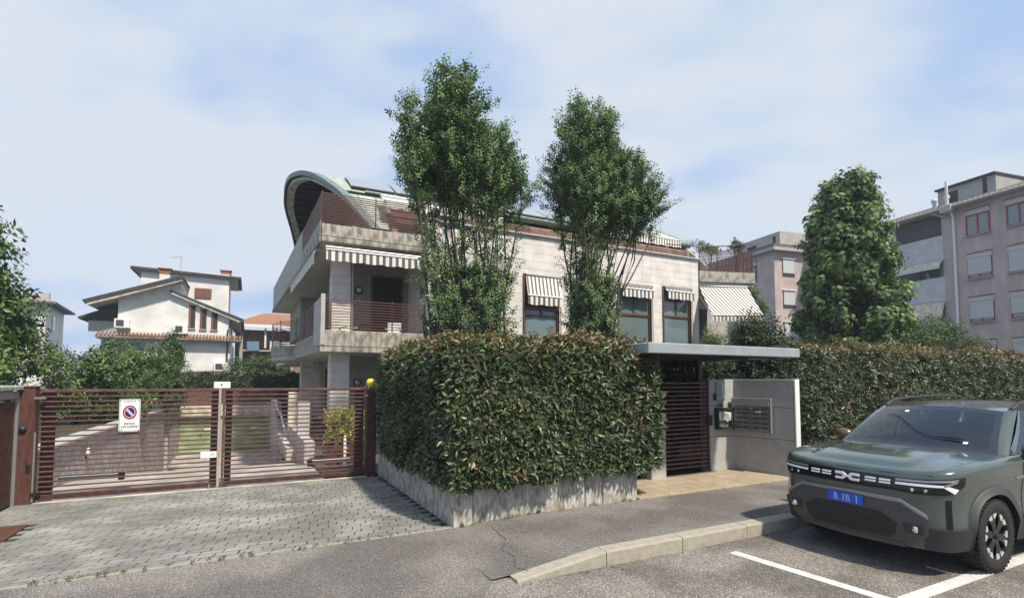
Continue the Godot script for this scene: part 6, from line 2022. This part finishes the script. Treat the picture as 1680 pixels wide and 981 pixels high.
	part("cowl", MB.new().grid([PackedVector3Array([Vector3(1.2, 1.07, -0.83), Vector3(1.1, 1.092, -0.4), Vector3(1.075, 1.1, 0), Vector3(1.1, 1.092, 0.4), Vector3(1.2, 1.07, 0.83)]), PackedVector3Array([Vector3(1.27, 1.09, -0.79), Vector3(1.15, 1.11, -0.4), Vector3(1.115, 1.115, 0), Vector3(1.15, 1.11, 0.4), Vector3(1.27, 1.09, 0.79)])], Vector3(1.2, 0, 0)).done(), M("clad"), t)
	for sg in [-1, 1]:
		var a := []
		for k in 3:
			var row := PackedVector3Array()
			for j in 13:
				var f := j / 12.0
				var i0: Vector3 = ws[j][24]
				var o := Vector3(lerpf(1.27, 1.96, f), lerpf(1.068, 1.512, f) + 0.01 * sin(f * PI), lerpf(0.845, 0.678, f))
				var p := i0.lerp(o, k / 2.0) + (Vector3(-0.008, 0.012, 0.006) if k == 1 else Vector3.ZERO)
				row.append(Vector3(p.x, p.y, p.z * sg))
			a.append(row)
		part("pillar", MB.new().grid(a, Vector3(2.0, 1.2, 0)).done(), M("paint_car"), t)
	rows = []
	for j in 21:
		var b := j / 20.0
		var row := PackedVector3Array()
		for i in 25:
			var a := -1.0 + i / 12.0
			var z := 0.678 * a
			var g := minf(absf(z) / 0.6, 1.0)
			var x0 := 1.86 - 0.08 * (1 - g * g) + 0.1 * smoothstep(0.6, 0.678, absf(z))
			var y0 := 1.5 + 0.035 * (1 - g * g) + 0.012 * smoothstep(0.6, 0.678, absf(z))
			row.append(Vector3(lerpf(x0, 4.0, b), y0 + 0.062 * sin(PI * minf(b * 1.25, 0.5 + b * 0.35)) - 0.012 * pow(absf(a), 8) - 0.0, z))
		rows.append(row)
	part("roof", MB.new().grid(rows, Vector3(2.8, 0.8, 0)).done(), M("paint_car"), t)
	var rear := [rows[20]]
	var r2 := PackedVector3Array()
	var r3 := PackedVector3Array()
	for i in 25:
		var a := -1.0 + i / 12.0
		r2.append(Vector3(4.16, 1.3, 0.75 * a))
		r3.append(Vector3(4.25, 1.09, 0.76 * a))
	rear.append(r2)
	rear.append(r3)
	part("tailgate", MB.new().grid(rear, Vector3(3, 1, 0)).done(), M("gloss_black"), t)
	for sg in [-1, 1]:
		# side windows and the pillars between them
		var lo := func(x: float) -> Vector3: return Vector3(x, car_top(x) - 0.005, 0.828 * sg)
		var hi := func(x: float) -> Vector3: return Vector3(x, 1.5 + 0.045 * sin(PI * clampf((x - 1.9) / 2.4, 0, 1)), 0.676 * sg)
		var edges := [[1.3, 1.98], [1.44, 2.02], [2.4, 2.42], [2.48, 2.48], [3.24, 3.2], [3.32, 3.27], [3.82, 3.66], [4.26, 4.0]]
		for k in 7:
			var e0: Array = edges[k]
			var e1: Array = edges[k + 1]
			var g := []
			for j in 5:
				var f := j / 4.0
				var row := PackedVector3Array()
				for i in 7:
					var u := i / 6.0
					var p: Vector3 = (lo.call(lerpf(e0[0], e1[0], u)) as Vector3).lerp(hi.call(lerpf(e0[1], e1[1], u)), f)
					p.z += sg * 0.018 * sin(f * PI)
					row.append(p)
				g.append(row)
			var is_glass := k in [1, 3, 5]
			part("side_window" if is_glass else "window_pillar", MB.new().grid(g, Vector3(2.6, 1.2, 0)).done(), glass("car_glass_side", Color(0.12, 0.15, 0.16), 0.6) if is_glass else M("paint_car" if k in [0, 6] else "gloss_black"), t)
		var sill := []
		for i in 25: sill.append(Vector3(lerpf(1.34, 4.1, i / 24.0), car_top(lerpf(1.34, 4.1, i / 24.0)) + 0.0, 0.832 * sg))
		part("waist_trim", MB.new().tube(sill, 0.009, 5).done(), M("gloss_black"), t)
		# roof rails
		var rp := []
		for i in 13:
			var u := i / 12.0
			var x := lerpf(1.92, 3.95, u)
			rp.append(Vector3(x, 1.515 + 0.05 * sin(PI * clampf((x - 1.9) / 2.4, 0, 1)) + 0.062 * smoothstep(0.0, 0.11, u) * smoothstep(1.0, 0.92, u), 0.64 * sg))
		var rr := MB.new()
		for i in 12: rr.bar(rp[i], rp[i + 1], 0.045, 0.036, 0.008)
		part("roof_rail", rr.done(), M("clad"), t)
		part("rail_foot", MB.new().prism(poly([[1.88, 1.5], [2.3, 1.53], [2.18, 1.585], [2.06, 1.585]]), Transform3D(Basis(), Vector3(0, 0, 0.64 * sg + 0.024)), 0.048).done(), M("clad"), t)
		part("rail_foot", MB.new().prism(poly([[3.6, 1.53], [4.0, 1.5], [3.86, 1.575], [3.74, 1.58]]), Transform3D(Basis(), Vector3(0, 0, 0.64 * sg + 0.024)), 0.048).done(), M("clad"), t)
		# mirror
		var mi := Node3D.new()
		mi.name = "door_mirror"
		t.add_child(mi, true)
		var bs := Basis.from_scale(Vector3(0.56, 0.64, 0.9))
		part("mirror_cap", MB.new().lathe([Vector2(0.0, 0.125), Vector2(0.07, 0.11), Vector2(0.115, 0.06), Vector2(0.125, 0.0), Vector2(0.11, -0.06), Vector2(0.06, -0.11), Vector2(0.0, -0.12)], 20, Transform3D(bs * Basis(Vector3.RIGHT, PI / 2), Vector3(1.52, 1.13, 0.965 * sg))).done(), M("mirror_cap"), mi)
		part("mirror_foot", MB.new().bar(Vector3(1.5, 1.07, 0.86 * sg), Vector3(1.53, 1.06, 1.0 * sg), 0.12, 0.05, 0.012).done(), M("clad"), mi)
		# arch trim, a flat lip round the wheel arch
		for c in cx:
			var g := []
			for k in 4:
				var row := PackedVector3Array()
				for i in 41:
					var an := lerpf(-0.16, PI + 0.16, i / 40.0)
					var rad: float = [RA - 0.018, RA - 0.012, RA + 0.062, RA + 0.07][k]
					var sq := 1.0 + 0.035 * pow(sin(an * 2.0), 2.0)
					var x: float = c + cos(an) * rad * sq
					var y := maxf(0.345 + sin(an) * rad * sq, 0.27)
					var s := 0.9
					while OL.sample_baked(s).x < x and s < S - 0.6: s += 0.01
					var v := hull(s * sg, y, [-0.06, 0.024, 0.02, -0.012][k])
					row.append(Vector3(x, y, v.z))
				g.append(row)
			part("arch_trim", MB.new().grid(g, Vector3(c, 0.345, 0)).done(), M("clad"), t)
			var inn := []
			for k in 2:
				var row := PackedVector3Array()
				for i in 21:
					var an := lerpf(-0.3, PI + 0.3, i / 20.0)
					row.append(Vector3(c + cos(an) * RA, 0.345 + sin(an) * RA, (0.87 if k == 0 else 0.5) * sg))
				inn.append(row)
			part("wheel_well", MB.new().grid(inn, Vector3(c, 8, 0)).done(), M("dark"), t)
			part("wheel_well_back", bx(Vector3(c, 0.5, 0.49 * sg), Vector3(0.84, 0.6, 0.02)), M("dark"), t)
			wheel(t, c, sg)
		# sill cladding between the arches
		var s0 := 0.9
		while OL.sample_baked(s0).x < 1.27: s0 += 0.01
		var s1 := s0
		while OL.sample_baked(s1).x < 3.08: s1 += 0.01
		part("sill_cladding", plate([[s0 * sg, 0.25], [s1 * sg, 0.25]], [[s0 * sg, 0.45], [s1 * sg, 0.45]], 0.018, 0.06, 16, 3), M("clad"), t)
		# doors
		for k in 3:
			var x: float = [1.36, 2.44, 3.3][k]
			var sx := 0.9
			while OL.sample_baked(sx).x < x: sx += 0.01
			var pts := []
			for j in 12: pts.append(hull((sx + (0.06 * j / 11.0 if k == 0 else 0.0)) * sg, lerpf(0.46, 1.06, j / 11.0), 0.0008))
			part("door_gap", MB.new().tube(pts, 0.0035, 4).done(), M("gloss_black"), t)
		for k in 2:
			var x: float = [2.2, 3.05][k]
			var sx := 0.9
			while OL.sample_baked(sx).x < x: sx += 0.01
			part("door_handle", plate([[sx * sg, 0.93], [(sx + 0.2) * sg, 0.935]], [[sx * sg, 0.96], [(sx + 0.2) * sg, 0.962]], 0.03, 0.02, 6, 2), M("paint_car"), t)
		part("fender_badge", plate([[(s0 - 0.02) * sg, 0.86], [(s0 + 0.14) * sg, 0.86]], [[(s0 - 0.02) * sg, 0.885], [(s0 + 0.14) * sg, 0.885]], 0.006, 0.01, 4, 1), M("trim_light"), t)
		# ---- lamps and nose corner
		var hl := part("headlight", plate([[0.43 * sg, 0.775], [0.6 * sg, 0.765], [0.8 * sg, 0.772], [0.93 * sg, 0.8], [1.03 * sg, 0.86]], [[0.43 * sg, 0.9], [0.6 * sg, 0.905], [0.8 * sg, 0.918], [0.93 * sg, 0.93], [1.05 * sg, 0.94]], 0.008, 0.03, 24, 5), M("gloss_black"), t)
		part("light_strip", plate([[0.45 * sg, 0.838], [0.68 * sg, 0.842], [0.82 * sg, 0.848]], [[0.45 * sg, 0.858], [0.68 * sg, 0.864], [0.82 * sg, 0.866]], 0.016, 0.01, 14, 1), M("mark_white"), hl)
		part("light_arm", plate([[0.82 * sg, 0.848], [0.93 * sg, 0.89]], [[0.82 * sg, 0.868], [0.95 * sg, 0.915]], 0.0155, 0.01, 6, 1), M("trim_light"), hl)
		part("light_arm", plate([[0.82 * sg, 0.845], [0.91 * sg, 0.79]], [[0.84 * sg, 0.866], [0.95 * sg, 0.83]], 0.015, 0.01, 6, 1), M("mark_white"), hl)
		part("upper_reflector", plate([[0.45 * sg, 0.872], [0.68 * sg, 0.88], [0.9 * sg, 0.9]], [[0.45 * sg, 0.892], [0.68 * sg, 0.898], [0.96 * sg, 0.925]], 0.012, 0.008, 12, 1), M("steel_plain"), hl)
		part("projector", MB.new().lathe([Vector2(0.0, 0.003), Vector2(0.014, 0.002), Vector2(0.018, -0.006)], 14, Transform3D(Basis(Vector3.BACK, PI / 2), hull(0.58 * sg, 0.802, 0.01))).done(), M("chrome"), hl)
		part("projector", MB.new().lathe([Vector2(0.0, 0.003), Vector2(0.014, 0.002), Vector2(0.018, -0.006)], 14, Transform3D(Basis(Vector3.BACK, PI / 2), hull(0.68 * sg, 0.802, 0.01))).done(), M("steel_plain"), hl)
		part("air_curtain", plate([[0.83 * sg, 0.47], [0.885 * sg, 0.47]], [[0.835 * sg, 0.73], [0.89 * sg, 0.735]], 0.003, 0.02, 3, 3), M("gloss_black"), t)
		part("corner_cladding", plate([[0.66 * sg, 0.255], [0.85 * sg, 0.255], [1.05 * sg, 0.26], [1.1 * sg, 0.265]], [[0.66 * sg, 0.46], [0.85 * sg, 0.465], [1.05 * sg, 0.468], [1.1 * sg, 0.47]], 0.022, 0.07, 14, 4), M("clad"), t)
		var fl := part("fog_lamp_pocket", plate([[0.52 * sg, 0.4], [0.66 * sg, 0.39]], [[0.51 * sg, 0.49], [0.655 * sg, 0.485]], 0.048, 0.03, 6, 3), M("clad"), t)
		part("fog_lamp", MB.new().lathe([Vector2(0.0, 0.02), Vector2(0.026, 0.016), Vector2(0.034, 0.008), Vector2(0.036, 0.0)], 18, Transform3D(Basis(Vector3.UP, -0.35 * sg) * Basis(Vector3.BACK, PI / 2), hull(0.6 * sg, 0.44, 0.046))).done(), M("chrome"), fl)
	# ---- nose
	part("grille", plate([[-0.43, 0.775], [0.0, 0.765], [0.43, 0.775]], [[-0.43, 0.9], [0.0, 0.905], [0.43, 0.9]], 0.004, 0.03, 26, 5), M("gloss_black"), t)
	for sg in [-1, 1]:
		for k in 2:
			var c: float = [0.225, 0.355][k] * sg
			for r in 2: part("grille_mark", plate([[c - 0.048, 0.828 + r * 0.026], [c + 0.048, 0.828 + r * 0.026]], [[c - 0.048, 0.844 + r * 0.026], [c + 0.048, 0.844 + r * 0.026]], 0.014, 0.01, 3, 1), M("mark_white"), t)
		var fx := Transform3D(Basis(Vector3(0, 0, 1) * sg, Vector3.UP, Vector3(-1, 0, 0) * sg * sg), Vector3(-0.008, 0.842, 0))
		var em := [[0.122, 0.038], [0.04, 0.038], [0.0, 0.004], [0.0, -0.004], [0.04, -0.038], [0.122, -0.038], [0.122, -0.013], [0.056, -0.013], [0.038, 0.0], [0.056, 0.013], [0.122, 0.013]]
		part("emblem_half", MB.new().prism(poly(em), fx, 0.012).done(), M("mark_white"), t)
	var off := 0.04
	part("bumper_guard", plate([[-0.7, 0.4], [-0.55, 0.26], [0.0, 0.245], [0.55, 0.26], [0.7, 0.4]], [[-0.7, 0.56], [-0.5, 0.685], [0.0, 0.7], [0.5, 0.685], [0.7, 0.56]], off, 0.08, 40, 8), M("trim"), t)
	part("guard_edge", plate([[-0.7, 0.545], [-0.5, 0.672], [0.0, 0.687], [0.5, 0.672], [0.7, 0.545]], [[-0.69, 0.58], [-0.49, 0.704], [0.0, 0.712], [0.49, 0.704], [0.69, 0.58]], off + 0.006, 0.05, 40, 1), M("trim_light"), t)
	part("lower_intake", plate([[-0.4, 0.315], [0.0, 0.3], [0.4, 0.315]], [[-0.34, 0.555], [0.0, 0.56], [0.34, 0.555]], off + 0.004, 0.02, 24, 4), M("black"), t)
	part("lower_intake", plate([[0.38, 0.32], [0.44, 0.36]], [[0.325, 0.55], [0.465, 0.47]], off + 0.0036, 0.02, 5, 4), M("black"), t)
	part("lower_intake", plate([[-0.44, 0.36], [-0.38, 0.32]], [[-0.465, 0.47], [-0.325, 0.55]], off + 0.0036, 0.02, 5, 4), M("black"), t)
	for k in 6: part("intake_bar", plate([[-0.38 + 0.012 * k, 0.34 + k * 0.035], [0.38 - 0.012 * k, 0.34 + k * 0.035]], [[-0.38 + 0.012 * k, 0.35 + k * 0.035], [0.38 - 0.012 * k, 0.35 + k * 0.035]], off + 0.01, 0.01, 16, 1), M("clad"), t)
	part("skid_strip", plate([[-0.52, 0.25], [0.0, 0.238], [0.52, 0.25]], [[-0.5, 0.29], [0.0, 0.28], [0.5, 0.29]], off + 0.01, 0.06, 26, 2), M("trim"), t)
	var np := part("number_plate", plate([[-0.18, 0.575], [0.18, 0.575]], [[-0.18, 0.675], [0.18, 0.675]], off + 0.016, 0.012, 8, 1), M("plate_blue", Color(0.02, 0.09, 0.55), 0.4), t)
	# the worn white strokes on the plate
	for k in [[-0.105, 0.012, 0.0], [-0.075, 0.014, 0.5], [-0.02, 0.012, -0.3], [0.02, 0.014, 0.0], [0.05, 0.01, 0.4], [0.118, 0.012, 0.0]]:
		part("plate_stroke", plate([[k[0] - k[1] / 2, 0.588], [k[0] + k[1] / 2, 0.588]], [[k[0] - k[1] / 2 - k[2] * 0.04, 0.662], [k[0] + k[1] / 2 - k[2] * 0.04, 0.662]], off + 0.0175, 0.002, 2, 1), M("plate_white", Color(0.35, 0.45, 0.75), 0.4), np)
	# wiper, stickers, things seen through the glass
	var wp := []
	for i in 15:
		var u := i / 14.0
		var a := lerpf(-0.72, 0.66, u)
		var f := lerpf(0.72, 0.22, smoothstep(0.05, 0.75, u))
		var j := f * 12.0
		var ii := (a + 1.0) * 12.0
		var p: Vector3 = (ws[int(j)][int(ii)] as Vector3).lerp(ws[int(j) + 1][int(ii)], j - int(j))
		p.z += lerpf(0.0, (ws[int(j)][int(ii) + 1] as Vector3).z - (ws[int(j)][int(ii)] as Vector3).z, ii - int(ii))
		wp.append(p + Vector3(-0.012, 0.014, 0))
	part("wiper", MB.new().tube(wp, [0.003, 0.004, 0.005, 0.005, 0.005, 0.005, 0.005, 0.005, 0.005, 0.005, 0.006, 0.006, 0.011, 0.011, 0.006], 5).done(), M("black"), t)
	for k in [[10, 7], [2, 20]]:
		var p: Vector3 = ws[k[0]][k[1]]
		part("screen_sticker", bx(p + Vector3(-0.002, 0.003, 0), Vector3(0.004, 0.035, 0.04), 0.0, Basis(Vector3.BACK, -0.95)), M("mark_white"), t)
	part("sensor_pod", bx(ws[11][12] + Vector3(0.06, -0.03, 0), Vector3(0.1, 0.05, 0.2), 0.015), M("clad"), t)
	part("rear_view_mirror", bx(Vector3(1.92, 1.4, 0), Vector3(0.03, 0.06, 0.22), 0.012), M("black"), t)
	part("dashboard", MB.new().box(Vector3(1.52, 1.0, 0), Vector3(0.6, 0.16, 1.5), 0.05).done(), M("seat"), t)
	var sw := []
	for i in 25: sw.append(Vector3(1.86 - 0.06 * sin(TAU * i / 24.0) * 1.0, 1.03 + 0.17 * sin(TAU * i / 24.0), 0.37 + 0.18 * cos(TAU * i / 24.0)))
	part("steering_wheel", MB.new().tube(sw, 0.014, 6).done(), M("seat"), t)
	for z in [-0.38, 0.38]:
		part("seat", bx(Vector3(2.3, 0.62, z), Vector3(0.55, 0.2, 0.5), 0.06), M("seat"), t)
		part("seat_back", bx(Vector3(2.6, 0.98, z), Vector3(0.16, 0.62, 0.48), 0.06, Basis(Vector3.BACK, -0.25)), M("seat"), t)
		part("head_rest", bx(Vector3(2.7, 1.36, z), Vector3(0.1, 0.17, 0.26), 0.04), M("seat"), t)
	part("rear_bench", bx(Vector3(3.5, 0.85, 0), Vector3(0.3, 0.8, 1.3), 0.06), M("seat"), t)
	part("floor_pan", bx(Vector3(2.17, 0.3, 0), Vector3(3.9, 0.12, 1.3)), M("dark"), t)
	part("cabin_floor", bx(Vector3(2.6, 0.5, 0), Vector3(2.6, 0.06, 1.55)), M("seat"), t)
